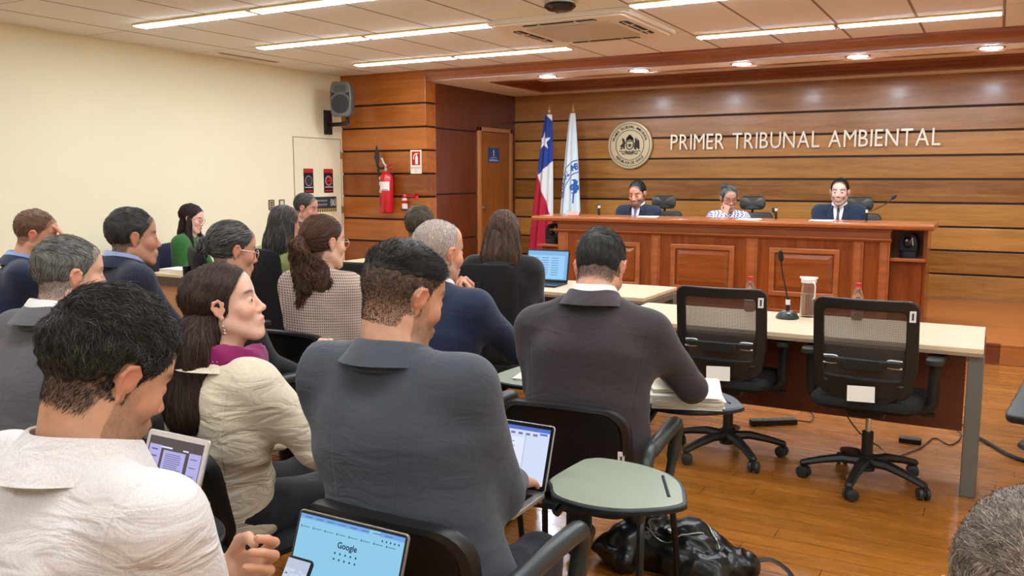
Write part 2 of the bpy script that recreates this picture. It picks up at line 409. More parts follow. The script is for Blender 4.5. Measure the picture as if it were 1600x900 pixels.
# recessed downlights in the alcove
dl = mat('downlight_glow', (225, 245, 255), 0.5, emit=DOWN_E, ecol=(222, 240, 255))
for i, x in enumerate((-4.62, -3.5, -2.38, -1.26, -0.13)):
    y = 9.13
    w = ['leftmost', 'second from left', 'middle', 'second from right', 'rightmost'][i]
    t = thing('downlight', f'round recessed spotlight over the bench, {w} of the five', 'ceiling light', (x, y - 0.02, ZA), 0)
    obj('ring', MB().lathe([(0.1, -0.006), (0.118, -0.004), (0.12, 0.004), (0.1, 0.004)], n=32), mat('chrome', (210, 210, 205), 0.2, 0.9), t)
    obj('lamp', MB().lathe([(0, -0.014), (0.06, -0.013), (0.101, -0.004), (0.101, 0.004), (0, 0.004)], n=32), dl, t)
for i, x in enumerate((1.0, 2.1)):
    t = thing('downlight', 'round recessed spotlight right of the frame, ' + ('nearer' if i == 0 else 'farther'), 'ceiling light', (x, 9.13, ZA))
    obj('lamp', MB().lathe([(0, -0.012), (0.079, -0.004), (0.079, 0.004), (0, 0.004)], n=32), dl, t)
# ceiling cassette
t = thing('air_conditioner', 'square white cassette air conditioner set in the ceiling tiles', 'air conditioner', (-3.2, 7.0, ZC)); t.scale = (1.3, 1.3, 1.2)
ap = mat('ac_plastic', (240, 234, 222), 0.5)
b = MB(); b.ring(rrect(-0.48, 0.48, -0.48, 0.48, 0.04), rrect(-0.3, 0.3, -0.3, 0.3, 0.03), -0.03, 0)
b.ring(rrect(-0.45, 0.45, -0.45, 0.45, 0.04), rrect(-0.29, 0.29, -0.29, 0.29, 0.03), -0.042, -0.028); obj('panel', b, ap, t, 0.005)
obj('grille', MB().prism(rrect(-0.29, 0.29, -0.29, 0.29, 0.03), -0.05, -0.03), mat('ac_grille', (206, 196, 180), 0.5), t, 0.004)
for k in range(4):
    a = k * PI / 2; o = obj('air_slot', MB().prism(rrect(-0.25, 0.25, 0.345, 0.405, 0.02), -0.046, -0.041), mat('slot_dark', (38, 32, 28), 0.6), t); o.rotation_euler = (0, 0, a)
    b = MB()
    for u in (-0.12, 0.13): b.box(u - 0.006, u + 0.006, 0.345, 0.405, -0.05, -0.044)
    b.box(-0.245, 0.245, 0.372, 0.378, -0.05, -0.045); o2 = obj('louvre', b, ap, t); o2.rotation_euler = (0, 0, a)
# ceiling projector bracket / dome at the top of the frame
t = thing('ceiling_camera', 'dark dome fitting hanging from the ceiling at the top edge', 'ceiling device', (-2.93, 5.98, ZC))
obj('base', MB().lathe([(0.1, -0.0), (0.1, -0.012), (0.07, -0.02), (0, -0.02)]), white_p, t)
obj('dome', MB().lathe([(0.115, -0.02), (0.12, -0.035), (0.09, -0.06), (0.05, -0.07), (0, -0.072)][::-1]), mat('black_gloss', (22, 22, 24), 0.25), t)
# slot diffuser near the left wall
t = thing('air_vent', 'thin brown slot vent in the ceiling near the cream wall', 'vent', (-7.17, 7.0, ZC))
obj('frame', MB().box(-0.03, 0.03, -0.42, 0.42, -0.006, 0), cm_ and mat('vent_frame', (200, 180, 150), 0.5), t)
obj('slot', MB().box(-0.012, 0.012, -0.4, 0.4, -0.009, -0.004), mat('slot_brown', (120, 84, 56), 0.6), t)

# ------------------------------------------------------------------ loudspeaker
t = thing('loudspeaker', 'grey loudspeaker with round grille on a black wall bracket high in the corner', 'loudspeaker', (-7.05, 8.4, 2.5), math.radians(20))
sp = mat('speaker_grey', (98, 100, 92), 0.5); blk = mat('black_plastic', (22, 21, 20), 0.45)
out = [(-0.1, -0.21), (0.1, -0.21), (0.125, -0.17), (0.14, 0.02), (0.13, 0.15), (0.1, 0.215), (-0.1, 0.215), (-0.13, 0.15), (-0.14, 0.02), (-0.125, -0.17)]
b = MB(); n = len(out)
b.v = [(x, -0.12, z) for x, z in out] + [(x * 0.7, 0.13, z * 0.85) for x, z in out]
b.f = [tuple(range(n)), tuple(range(n, 2 * n))[::-1]] + [((i + 1) % n, i, n + i, n + (i + 1) % n) for i in range(n)]; b.mi = [0] * len(b.f)
obj('cabinet', b, sp, t, 0.018, seg=3)
obj('grille', MB().lathe([(0, 0.012), (0.09, 0.01), (0.108, 0.0), (0.112, -0.006)], (0, -0.12, -0.055), 32, 'y'), mat('speaker_grille', (44, 46, 48), 0.55, bump=0.5, bscale=300), t)
obj('horn', MB().prism(rrect(-0.075, 0.075, 0.085, 0.17, 0.03), -0.124, -0.118, 'y'), mat('horn_grey', (70, 74, 70), 0.4), t)
for s in (-1, 1): obj('port', MB().prism([(s * 0.06, 0.07), (s * 0.115, 0.085), (s * 0.115, 0.03)], -0.125, -0.118, 'y'), blk, t)
obj('badge', MB().lathe([(0, 0.018), (0.018, 0.016), (0.018, 0.0)], (0, -0.12, -0.15), 16, 'y'), mat('badge_silver', (170, 170, 165), 0.3, 0.7), t)
R_ = Matrix.Rotation(-math.radians(20), 3, 'Z')
b = MB(); b.tube([R_ @ Vector(p) for p in ((0.02, 0.04, -0.2), (0.02, 0.04, -0.27), (-0.1, 0.1, -0.28), (-0.37, 0.14, -0.28))], 0.026, 10)
obj('bracket_arm', b, blk, t)
b = MB(); b.T = R_.to_4x4(); b.box(-0.4, -0.36, 0.08, 0.2, -0.4, -0.1); obj('wall_plate', b, blk, t, 0.004)

# ------------------------------------------------------------------ posters and signs
def flatsign(name, label, M, w, h, col, cat='sign', th=0.004):
    t = thing(name, label, cat); t.matrix_world = M
    obj('panel', MB().prism(rrect(-w / 2, w / 2, -h / 2, h / 2, 0.004), 0, th), mat('sign_%d_%d_%d' % col, col, 0.45), t); return t
def art(t, name, mb, col, rough=0.5): return obj(name, mb, mat('ink_%d_%d_%d' % col, col, rough), t)
for i, y in enumerate((8.165, 8.53)):
    M = facing((XL + 0.009, y, 1.52), (1, 0, 0)); w, hh = 0.17, 0.3
    t = flatsign('poster', ('left' if i == 0 else 'right') + ' black and red notice on the cream door, ' + ('dark symbol in white ring' if i == 0 else 'red symbol in white ring'), M, w, hh, (30, 28, 36), 'notice')
    art(t, 'header', MB().box(-w / 2, w / 2, hh / 2 - 0.05, hh / 2, 0.004, 0.005), (190, 34, 38))
    art(t, 'footer', MB().box(-w / 2 + 0.02, w / 2 - 0.02, -hh / 2 + 0.015, -hh / 2 + 0.035, 0.004, 0.005), (190, 34, 38))
    b = MB(); b.lathe([(0, 0.0055), (0.062, 0.005)], n=32); art(t, 'disc', b, (232, 226, 220))
    b = MB(); b.lathe([(0.05, 0.0062), (0.058, 0.006)], n=32)
    if i == 0: b.lathe([(0, 0.0066), (0.026, 0.006)], n=6)
    else:
        b.ring(rrect(-0.035, 0.035, -0.035, 0.035, 0.034), rrect(-0.018, 0.018, -0.018, 0.018, 0.017), 0.005, 0.0062); b.box(0.0, 0.04, 0.004, 0.014, 0.005, 0.0064)
    art(t, 'symbol', b, (60, 48, 62) if i == 0 else (200, 60, 44))
    b = MB(); b.box(-0.07, 0.07, -0.085, -0.075, 0.004, 0.005); art(t, 'text_line', b, (226, 222, 216))
M = facing((XL + 0.009, 8.42, 1.245), (1, 0, 0))
t = flatsign('door_notice', 'dark grey assembly sign with hazard stripe on the cream door', M, 0.5, 0.15, (52, 58, 64), 'sign')
b = MB(); add_text(b, 'ZONA SEGURA', 0.034, Matrix.Translation((-0.04, 0.025, 0.005))); add_text(b, 'EVACUACION', 0.034, Matrix.Translation((-0.04, -0.025, 0.005))); art(t, 'lettering', b, (200, 202, 200))
b = MB()
for s in (-0.012, 0.012): b.ball((0.185 + s, 0.03, 0.005), 0.008, 10, (1, 1, .2)); b.box(0.185 + s - 0.007, 0.185 + s + 0.007, -0.04, 0.02, 0.004, 0.006)
for s in (-1, 1): b.tube([(0.185 + s * 0.035, 0.05, 0.005), (0.185 + s * 0.045, 0, 0.005), (0.185 + s * 0.035, -0.05, 0.005)], 0.004, 6)
art(t, 'pictogram', b, (215, 216, 212))
b = MB(); b.box(-0.25, 0.25, -0.115, -0.08, 0, 0.004); art(t, 'stripe_band', b, (214, 178, 66))
b = MB()
for k in range(12): x = -0.245 + k * 0.042; b.prism([(x, -0.115), (x + 0.018, -0.115), (x + 0.034, -0.08), (x + 0.016, -0.08)], 0.003, 0.005)
art(t, 'stripe', b, (40, 38, 36))
M = facing((XP - 0.013, 10.47, 1.87), (1, 0, 0))
t = flatsign('door_sign', 'small blue plate with white writing on the wooden door', M, 0.3, 0.2, (34, 70, 118), 'sign')
b = MB(); add_text(b, 'Sala Ministros', 0.042, Matrix.Translation((0, -0.068, 0.005)), bold=0.0006); add_text(b, 'PRIMER TRIBUNAL', 0.022, Matrix.Translation((0, -0.035, 0.005)))
b.prism([(-0.012, -0.015), (0.012, -0.015), (0.006, 0.02), (0.012, 0.05), (0, 0.08), (-0.012, 0.05), (-0.006, 0.02)], 0.004, 0.005); art(t, 'lettering', b, (225, 232, 240))
M = facing((-6.28, YP, 1.752), (0, -1, 0))
t = flatsign('extinguisher_sign', 'white and red fire extinguisher sign on the wooden column', M, 0.165, 0.29, (236, 226, 206), 'sign')
art(t, 'red_field', MB().box(-0.062, 0.062, -0.04, 0.125, 0.004, 0.0048), (190, 30, 34))
b = MB(); b.prism(rrect(-0.008, 0.03, -0.03, 0.07, 0.012), 0.004, 0.006); b.tube([(0.011, 0.07, 0.005), (0.011, 0.095, 0.005)], 0.006, 6); b.tube([(-0.01, 0.1, 0.005), (0.035, 0.1, 0.005)], 0.004, 6)
b.tube([(0.0, 0.095, 0.005), (-0.03, 0.08, 0.005), (-0.035, 0.03, 0.005)], 0.006, 6); art(t, 'pictogram', b, (240, 234, 224))
b = MB(); add_text(b, 'EXTINTOR', 0.03, Matrix.Translation((0, -0.075, 0.005))); art(t, 'lettering', b, (70, 56, 50)); b = MB(); add_text(b, '11', 0.035, Matrix.Translation((0, -0.112, 0.005))); art(t, 'number', b, (70, 56, 50))

# fire extinguisher
red = mat('extinguisher_red', (190, 16, 34), 0.25, coat=0.6)
t = thing('fire_extinguisher', 'large red fire extinguisher with black hose on the wooden column', 'fire extinguisher', (-6.66, YP - 0.11, 1.12))
obj('cylinder', MB().lathe([(0, 0), (0.07, 0), (0.085, 0.012), (0.088, 0.03), (0.088, 0.42), (0.08, 0.46), (0.055, 0.49), (0.025, 0.505), (0.025, 0.52), (0, 0.52)], n=36), red, t)
b = MB(); b.lathe([(0.022, 0.52), (0.022, 0.56), (0.014, 0.565), (0.014, 0.59), (0, 0.59)]); obj('valve', b, mat('steel'), t)
b = MB(); b.tube([(-0.0, 0, 0.58), (-0.03, -0.01, 0.62), (-0.05, -0.02, 0.68)], 0.013, 8); obj('lever', b, mat('pale_metal', (190, 178, 170), 0.35, 0.5), t)
b = MB(); b.tube([(0, 0, 0.57), (0.06, -0.01, 0.585), (0.12, -0.015, 0.61)], 0.011, 8); b.tube([(0.02, 0, 0.55), (0.07, 0, 0.53), (0.09, 0, 0.56)], 0.008, 8); b.box(0.02, 0.08, -0.012, 0.012, 0.54, 0.56); obj('handle', b, red, t)
b = MB(); b.tube(spline([(-0.02, 0, 0.56), (-0.09, -0.02, 0.56), (-0.14, 0.0, 0.62), (-0.15, 0.02, 0.7), (-0.17, 0.03, 0.78), (-0.16, 0.03, 0.68), (-0.135, 0.03, 0.45), (-0.105, 0.05, 0.1)], 6), 0.014, 8)
b.tube([(-0.15, 0.03, 0.62), (-0.165, 0.03, 0.7), (-0.16, 0.03, 0.76), (-0.165, 0.03, 0.84)], [0.02, 0.032, 0.024, 0.006], 8); obj('hose', b, mat('rubber', (30, 28, 28), 0.55), t)
def band(r, z0, z1, a0, a1, n=14):
    b = MB(); v = []; f = []
    for i in range(n + 1):
        a = a0 + (a1 - a0) * i / n
        for z in (z0, z1):
            v.append((r * math.cos(a), r * math.sin(a), z))
    for i in range(n): f.append((2 * i, 2 * i + 2, 2 * i + 3, 2 * i + 1))
    return b.add(v, f)
obj('label', band(0.0887, 0.28, 0.39, -2.7, -0.5), mat('label_white', (228, 220, 210), 0.5), t)
obj('label_print', band(0.0892, 0.29, 0.345, -2.55, -2.0), red, t)
obj('label_print', band(0.0892, 0.285, 0.295, -1.6, -0.7), mat('label_blue', (60, 120, 160), 0.5), t)
obj('label', band(0.0887, 0.415, 0.45, -2.6, -1.9), mat('label_white'), t)
obj('label', band(0.0887, 0.255, 0.272, -2.6, -1.7), mat('label_white'), t)
obj('bracket', MB().box(-0.04, 0.04, 0.07, 0.11, 0.3, 0.5), blk, t, 0.003)
t = thing('signal_horn', 'small red air horn can on the wooden column beside the extinguisher', 'air horn', (-6.43, YP - 0.045, 1.155))
obj('can', MB().lathe([(0, 0), (0.034, 0), (0.036, 0.01), (0.036, 0.13), (0.028, 0.15), (0, 0.15)], n=24), mat('can_white', (226, 214, 206), 0.4), t)
obj('band', band(0.0365, 0.085, 0.125, -3.14, 3.14, 28), red, t)
obj('cap', MB().lathe([(0.028, 0.15), (0.03, 0.17), (0.02, 0.2), (0, 0.2)], n=20), red, t)
obj('strap', MB().ring(rrect(-0.04, 0.04, -0.04, 0.044, 0.035), rrect(-0.037, 0.037, -0.037, 0.042, 0.033), 0.0, 0.02), blk, t)
b = MB(); b.lathe([(0.009, 0), (0.011, 0.1), (0.02, 0.15), (0.04, 0.18), (0.037, 0.18), (0.017, 0.145), (0, 0.14)], (0.0, 0, 0.175), 20, 'x'); obj('trumpet', b, red, t)
obj('clip', MB().lathe([(0, 0.18), (0.022, 0.185), (0.018, 0.21), (0, 0.215)]), blk, t)
# ------------------------------------------------------------------ emblem and lettering on the bench wall
gold = mat('emblem_plate', (206, 186, 150), 0.35, 0.35); ink = mat('emblem_dark', (40, 34, 28), 0.5)
t = thing('wall_emblem', 'round brushed metal seal with black coat of arms on the planked wall', 'emblem'); t.matrix_world = facing((-4.36, YB - 0.035, 1.995), (0, -1, 0))
obj('disc', MB().lathe([(0, -0.03), (0.3, -0.03), (0.318, -0.02), (0.32, 0.0), (0.312, 0.012), (0.297, 0.014), (0.292, 0.008), (0, 0.008)], n=72), gold, t)
def ringz(r0, r1, z0=0.006, z1=0.011, n=72): return MB().lathe([(r0, z0), (r0, z1), (r1, z1), (r1, z0)], n=n)
obj('rim_line', ringz(0.277, 0.284), ink, t); obj('rim_line', ringz(0.196, 0.204), ink, t)
b = MB()
def arc_text(s, R, a0, a1, size, up=True):
    for i, ch in enumerate(s):
        if ch == ' ': continue
        a = a0 + (a1 - a0) * i / (len(s) - 1); a = math.radians(a)
        M = Matrix.Translation((R * math.cos(a), R * math.sin(a), 0.0095)) @ Matrix.Rotation(a - PI / 2 if up else a + PI / 2, 4, 'Z')
        add_text(b, ch, size, M, 0.003, bold=0.0012)
arc_text('PRIMER TRIBUNAL AMBIENTAL', 0.24, 164, 16, 0.05)
obj('lettering', b, ink, t); b = MB()
arc_text('REPUBLICA DE CHILE', 0.24, 221, 319, 0.05, False)
obj('lettering', b, ink, t)
b = MB(); z0, z1 = 0.006, 0.014
def poly(pts, zz=z1): b.prism(pts, z0, zz)
b.ring([(x * .055, y * .06 + .0) for x, y in ((-1, 1), (1, 1), (1, -.3), (.6, -.85), (0, -1.1), (-.6, -.85), (-1, -.3))], [(x * .044, y * .048 + .0) for x, y in ((-1, 1), (1, 1), (1, -.3), (.6, -.85), (0, -1.1), (-.6, -.85), (-1, -.3))], z0, z1)
b.box(-0.044, 0.044, 0.004, 0.008, z0, z1)
poly([(math.cos(math.radians(90 + k * 36)) * (0.03 if k % 2 == 0 else 0.013), math.sin(math.radians(90 + k * 36)) * (0.03 if k % 2 == 0 else 0.013) - 0.005) for k in range(10)])
for cx, cy, r in ((0, 0.105, 0.03), (-0.025, 0.088, 0.024), (0.025, 0.088, 0.024), (-0.042, 0.075, 0.013), (0.042, 0.075, 0.013), (0, 0.125, 0.014)): b.lathe([(0, z1), (r, z1), (r, z0)], (cx, cy, 0), 14)
# supporters, scroll and ribbon
poly([(-0.135, -0.055), (-0.115, -0.06), (-0.098, -0.02), (-0.085, -0.055), (-0.072, -0.05), (-0.07, 0.01), (-0.06, 0.035), (-0.075, 0.06), (-0.085, 0.095), (-0.095, 0.085), (-0.105, 0.1), (-0.108, 0.08), (-0.118, 0.075), (-0.105, 0.06), (-0.1, 0.03), (-0.125, 0.0), (-0.145, -0.02), (-0.118, -0.025)])
poly([(0.06, -0.04), (0.085, -0.065), (0.1, -0.06), (0.09, -0.03), (0.125, -0.055), (0.14, -0.06), (0.137, 0.03), (0.128, 0.075), (0.112, 0.055), (0.105, 0.095), (0.09, 0.06), (0.085, 0.1), (0.072, 0.08), (0.078, 0.05), (0.062, 0.02)])
for s in (-1, 1):
    b.tube([(s * 0.01, -0.095, 0.009), (s * 0.05, -0.075, 0.009), (s * 0.1, -0.09, 0.009), (s * 0.13, -0.075, 0.009), (s * 0.155, -0.085, 0.009)], 0.005, 6)
    b.tube([(s * 0.01, -0.12, 0.009), (s * 0.06, -0.1, 0.009), (s * 0.1, -0.12, 0.009), (s * 0.115, -0.1, 0.009)], 0.006, 6)
    b.tube([(s * 0.02, -0.105, 0.009), (s * 0.06, -0.085, 0.009)], 0.006, 6)
b.box(-0.09, 0.09, -0.125, -0.12, z0, z1); b.box(-0.008, 0.008, -0.12, -0.08, z0, z1)
obj('coat_of_arms', b, ink, t)

t = thing('wall_lettering', 'raised pale metal words PRIMER TRIBUNAL AMBIENTAL on the planked wall', 'sign', (0, 0, 0))
lm = mat('letter_metal', (222, 208, 186), 0.35, 0.45)
words = 'PRIMER TRIBUNAL AMBIENTAL'
size = 0.29; xs = []; x = 0; glyphs = []
for ch in words:
    if ch == ' ': x += 0.1; continue
    v, f = text_mesh(ch, size, 0.02, 'LEFT', 0.0); lo = min(p[0] for p in v); hi = max(p[0] for p in v)
    glyphs.append((ch, v, f, x - lo)); x += hi - lo + 0.036
x0, x1 = -3.79, -0.6; k = (x1 - x0) / (x - 0.036)
for ch, v, f, dx in glyphs:
    b = MB()
    for zz, mi in ((0, 0),): b.add([(x0 + (p[0] + dx) * k, YB - 0.03 - p[2], 2.01 + p[1]) for p in v], f)
    o = obj('letter', b, lm, t, smooth=False)

# ------------------------------------------------------------------ flags
def cloth_flag(name, label, base, height, colfn, parts, top, lean=0.0, wtop=0.03, wbot=0.34, prim=(), zlo=0.45, skew=0.0, seed=1):
    t = thing(name, label, 'flag', base)
    b = MB(); b.lathe([(0, 0), (0.17, 0), (0.17, 0.02), (0.06, 0.05), (0.03, 0.07), (0, 0.07)]); obj('stand', b, mat('brass'), t)
    obj('pole', MB().tube([(0, 0, 0.05), (0, 0, top - 0.08)], 0.013, 12), w_trim, t)
    b = MB(); b.lathe([(0.013, 0), (0.02, 0.01), (0.02, 0.03), (0.014, 0.05), (0.006, 0.1), (0, 0.12)], (0, 0, top - 0.1)); obj('finial', b, mat('finial', (200, 150, 120), 0.3, 0.5), t)
    NU, NV = 90, 150; zt = top - 0.12
    U, V = np.meshgrid(np.linspace(0, 1, NU), np.linspace(0, 1, NV), indexing='ij')
    def surf(U, V):
        w = wtop + (wbot - wtop) * np.clip(V * 1.15, 0, 1) ** 0.8
        x = (U - 0.5) * w + skew * V
        y = -0.02 - 0.035 * V ** 0.5 * (1 + np.sin(U * 15 + seed)) * (0.4 + 0.6 * V) - 0.05 * np.sin(np.pi * U) * (0.3 + V)
        z = zt - V * (zt - zlo) - 0.02 * np.sin(U * 9 + seed) * V
        return np.stack([x, y, z], -1)
    S = surf(U, V); v = S.reshape(-1, 3); back = v + np.array([0, 0.012, 0])
    I = (np.arange(NU - 1)[:, None] * NV + np.arange(NV - 1)[None]).ravel()
    f1 = np.stack([I, I + NV, I + NV + 1, I + 1], 1); n = NU * NV
    f = np.concatenate([f1[:, ::-1], f1 + n]); col = colfn(U.ravel(), V.ravel(), v)
    me = mkmesh('flag', np.concatenate([v, back]), f, [attr_mat('flag_cloth', 0.75)], None, True, None, np.concatenate([col, col]))
    obj('cloth', None, parent=t, me=me)
    return t, surf
def attr_mat(name, rough=0.6, sheen=0.0, noise=0.0, nscale=200, sss=0.0, spec=0.5, bump=0, bscale=300, aniso=0):
    if name in MATS: return MATS[name]
    m = bpy.data.materials.new(name); m.use_nodes = True; MATS[name] = m; h = NT(m)
    a = h.n('Attribute'); a.attribute_name = 'Col'
    out = a.outputs['Color']
    if noise or bump:
        tc = h.n('TexCoord')
    if noise:
        n = h.n('TexNoise'); n.inputs['Scale'].default_value = nscale; n.inputs['Detail'].default_value = 3; h.l(tc.outputs['Object'], n.inputs['Vector'])
        r = h.n('MapRange'); r.inputs[1].default_value = .3; r.inputs[2].default_value = .7; r.inputs[3].default_value = 1 - noise; r.inputs[4].default_value = 1 + noise; h.l(n.outputs[0], r.inputs[0])
        vm = h.n('VectorMath', operation='SCALE'); h.l(out, vm.inputs[0]); h.l(r.outputs[0], vm.inputs['Scale']); out = vm.outputs[0]
    h.l(out, h.b.inputs['Base Color'])
    h.b.inputs['Roughness'].default_value = rough; h.b.inputs['Specular IOR Level'].default_value = spec
    if sss:
        h.b.inputs['Subsurface Weight'].default_value = sss; h.b.inputs['Subsurface Radius'].default_value = (0.012, 0.005, 0.003); h.b.inputs['Subsurface Scale'].default_value = 0.6
    if bump:
        n = h.n('TexNoise'); n.inputs['Scale'].default_value = bscale; h.l(tc.outputs['Object'], n.inputs['Vector'])
        bp = h.n('Bump'); bp.inputs['Strength'].default_value = bump; bp.inputs['Distance'].default_value = 0.002; h.l(n.outputs[0], bp.inputs['Height']); h.l(bp.outputs[0], h.b.inputs['Normal'])
    if aniso: h.b.inputs['Anisotropic'].default_value = aniso
    return m
def in_star(x, z, cx, cz, r):
    a = np.arctan2(z - cz, x - cx) - PI / 2; d = np.hypot(x - cx, z - cz)
    k = np.mod(a + PI / 5, 2 * PI / 5) - PI / 5
    r_in = 0.382 * r; A = PI / 5; ak = np.abs(k)
    # boundary radius of a five-pointed star at angle ak
    x1, y1, x2, y2 = r, 0.0, r_in * math.cos(A), r_in * math.sin(A)
    den = (y2 - y1) * np.cos(ak) - (x2 - x1) * np.sin(ak); num = x1 * (y2 - y1) - y1 * (x2 - x1)
    return d < num / den
def chile(U, V, p):
    n = len(U); c = np.tile(np.array(lin((176, 10, 44))), (n, 1)); x, z = p[:, 0], p[:, 2]
    blue = ((x > -0.146) & (z > 1.42 + (x + 0.146) * 0.87)) | (z > 1.72)
    white = (~blue) & (x > -0.146 + (1.42 - z) * 0.39) & (z < 1.6)
    c[white] = lin((222, 220, 216)); c[blue] = lin((28, 56, 140))
    st = in_star(x / 0.78, z, -0.05 / 0.78, 1.88, 0.125) & blue; c[st] = lin((226, 228, 232))
    c[(z > 2.15)&(z > 2.2 - x)] = lin((222, 226, 230))
    return c
cloth_flag('national_flag', 'furled blue, white and red national flag with white star beside the bench', (-5.32, 10.55, DZ), 2.4, chile, None, 2.33 + 0.02, wtop=0.09, wbot=0.34, zlo=0.3, skew=-0.1)
def white(U, V, p): return np.tile(np.array(lin((214, 224, 226))), (len(U), 1))
fl, surf = cloth_flag('tribunal_flag', 'furled pale white flag with blue ring lettering beside the bench', (-5.0, 10.62, DZ), 2.4, white, None, 2.36, wtop=0.07, wbot=0.36, zlo=0.3, skew=-0.02, seed=4)
blue = mat('flag_blue', (40, 90, 160), 0.7)
def drape(b_):   # move flat (x,z) art onto the flag surface
    zt = 2.36 - 0.12; out = []
    for (x, z) in b_:
        V = (zt - z) / (zt - 0.3); w = 0.07 + 0.29 * min(max(V * 1.15, 0), 1) ** 0.8; U = (x + 0.02 * V) / w + 0.5
        q = surf(np.array(min(max(U, 0.01), .99)), np.array(V)); out.append((float(q[0]), float(q[1]) - 0.004, z))
    return out
b = MB(); CX, CZ, SX = 0.13, 1.1, 0.6
def arc(R0, R1, a0, a1, n=40):
    pts = []
    for i in range(n + 1):
        a = math.radians(a0 + (a1 - a0) * i / n); pts += [(CX + SX * R0 * math.cos(a), CZ + R0 * math.sin(a)), (CX + SX * R1 * math.cos(a), CZ + R1 * math.sin(a))]
    b.add(drape(pts), [(2 * i, 2 * i + 2, 2 * i + 3, 2 * i + 1) for i in range(n)])
arc(0.52, 0.535, 98, 170); arc(0.36, 0.375, 95, 178)
s = 'TRIBUNAL AMBI'
for i, ch in enumerate(s):
    if ch == ' ': continue
    a = math.radians(176 - (176 - 95) * i / (len(s) - 1)); v, f = text_mesh(ch, 0.125, 0, 'CENTER', 0.004)
    ca, sa = math.cos(a - PI / 2), math.sin(a - PI / 2)
    b.add(drape([(CX + SX * (0.445 * math.cos(a) + p[0] * ca - p[1] * sa), CZ + 0.445 * math.sin(a) + p[0] * sa + p[1] * ca) for p in v]), f)
for cx, cz, r in ((0.055, 1.33, 0.04), (0.03, 1.26, 0.04), (0.08, 1.26, 0.04), (0.055, 1.21, 0.035)):
    pts = [(cx, cz)] + [(cx + r * math.cos(k * PI / 8), cz + r * math.sin(k * PI / 8)) for k in range(16)]
    b.add(drape(pts), [(0, 1 + k, 1 + (k + 1) % 16) for k in range(16)])
b.add(drape([(0.047, 1.2), (0.063, 1.2), (0.06, 1.05), (0.045, 1.05)]), [(0, 1, 2, 3)])
obj('ring_print', b, blue, fl, smooth=False)

# ------------------------------------------------------------------ judges' bench
t = thing('judges_bench', 'long polished wooden judges bench with raised panels on the dais', 'bench', (0, 8.72, DZ))
X0, X1 = -4.28, -0.84; ZT = 0.96   # local heights above the dais
bz = lambda z: z - DZ
b = MB(); b.box(X0, X1, 0.03, 0.6, 0, ZT - 0.06); obj('body', b, w_benchv, t)
pr = [(-0.05, ZT - 0.055), (-0.065, ZT - 0.045), (-0.07, ZT - 0.02), (-0.06, ZT), (0.62, ZT), (0.62, ZT - 0.055)]
pr = pr[::-1]
obj('top', MB().prism(pr, X0 - 0.3, X1 + 0.36, 'x'), w_trim, t, 0.003)
b = MB(); b.box(X0, X1, -0.01, 0.04, ZT - 0.14, ZT - 0.055); b.box(X0 - 0.01, X1 + 0.01, -0.03, 0.04, ZT - 0.075, ZT - 0.055); obj('frieze', b, w_beam, t, 0.004)
b = MB(); b.prism([(0.03, ZT - 0.175), (0.0, ZT - 0.175), (-0.02, ZT - 0.165), (-0.035, ZT - 0.15), (-0.035, ZT - 0.14), (0.03, ZT - 0.14)][::-1], X0 - 0.05, X1 + 0.01, 'x'); obj('moulding', b, w_trim, t)
edges = [(-4.28, -4.16), (-3.18, -3.08), (-2.17, -2.06), (-1.16, -1.07), (-0.93, -0.84)]
for a, c in edges:
    b = MB(); b.box(a, c, 0.0, 0.03, 0.0, ZT - 0.17); b.box(a + 0.02, c - 0.02, -0.012, 0.0, 0.03, ZT - 0.19); obj('stile', b, w_trim, t, 0.004)
for (a, c) in ((-4.16, -3.18), (-3.08, -2.17), (-2.06, -1.16)):
    b = MB(); zb, zt = 0.0, ZT - 0.17
    b.box(a, c, 0.012, 0.03, zb, zt); obj('panel_field', b, w_benchv, t)
    pa, pc, pb, pt = a + 0.12, c - 0.12, 0.22, zt - 0.09
    b = MB(); b.ring([(pa, pb), (pc, pb), (pc, pt), (pa, pt)], [(pa + 0.05, pb + 0.05), (pc - 0.05, pb + 0.05), (pc - 0.05, pt - 0.05), (pa + 0.05, pt - 0.05)], -0.014, 0.02, 'y')
    obj('panel_frame', b, w_trim, t, 0.008)
    b = MB(); q0 = [(pa + 0.055, pb + 0.055), (pc - 0.055, pb + 0.055), (pc - 0.055, pt - 0.055), (pa + 0.055, pt - 0.055)]; q1 = [(pa + 0.1, pb + 0.1), (pc - 0.1, pb + 0.1), (pc - 0.1, pt - 0.1), (pa + 0.1, pt - 0.1)]
    b.add([(x, 0.01, z) for x, z in q0] + [(x, -0.012, z) for x, z in q1], [(4, 5, 6, 7), (0, 1, 5, 4), (1, 2, 6, 5), (2, 3, 7, 6), (3, 0, 4, 7)]); obj('raised_panel', b, w_bench, t, smooth=False)
obj('skirting', MB().box(X0, X1, -0.015, 0.03, 0, 0.09), w_bench, t, 0.004)
# wings with low shelves for the cameras
for sgn, a, c, hs in ((-1, X0 - 0.25, X0, 0.64), (1, X1, X1 + 0.27, 0.64)):
    b = MB(); b.box(a, c, 0.1, 0.6, 0, hs - 0.03); obj('wing', b, w_benchv, t, 0.003)
    obj('wing_shelf', MB().box(a - (0.03 if sgn < 0 else 0.0), c + (0.03 if sgn > 0 else 0), 0.03, 0.6, hs - 0.03, hs), w_trim, t, 0.006)
    b = MB(); b.box(a, c, 0.36, 0.6, hs, ZT - 0.055); obj('wing_back', b, w_bench, t)
xx = X1 + 0.27
b = MB(); b.box(xx, xx + 0.035, 0.12, 0.6, 0, ZT - 0.05); obj('end_panel', b, w_benchv, t, 0.004)

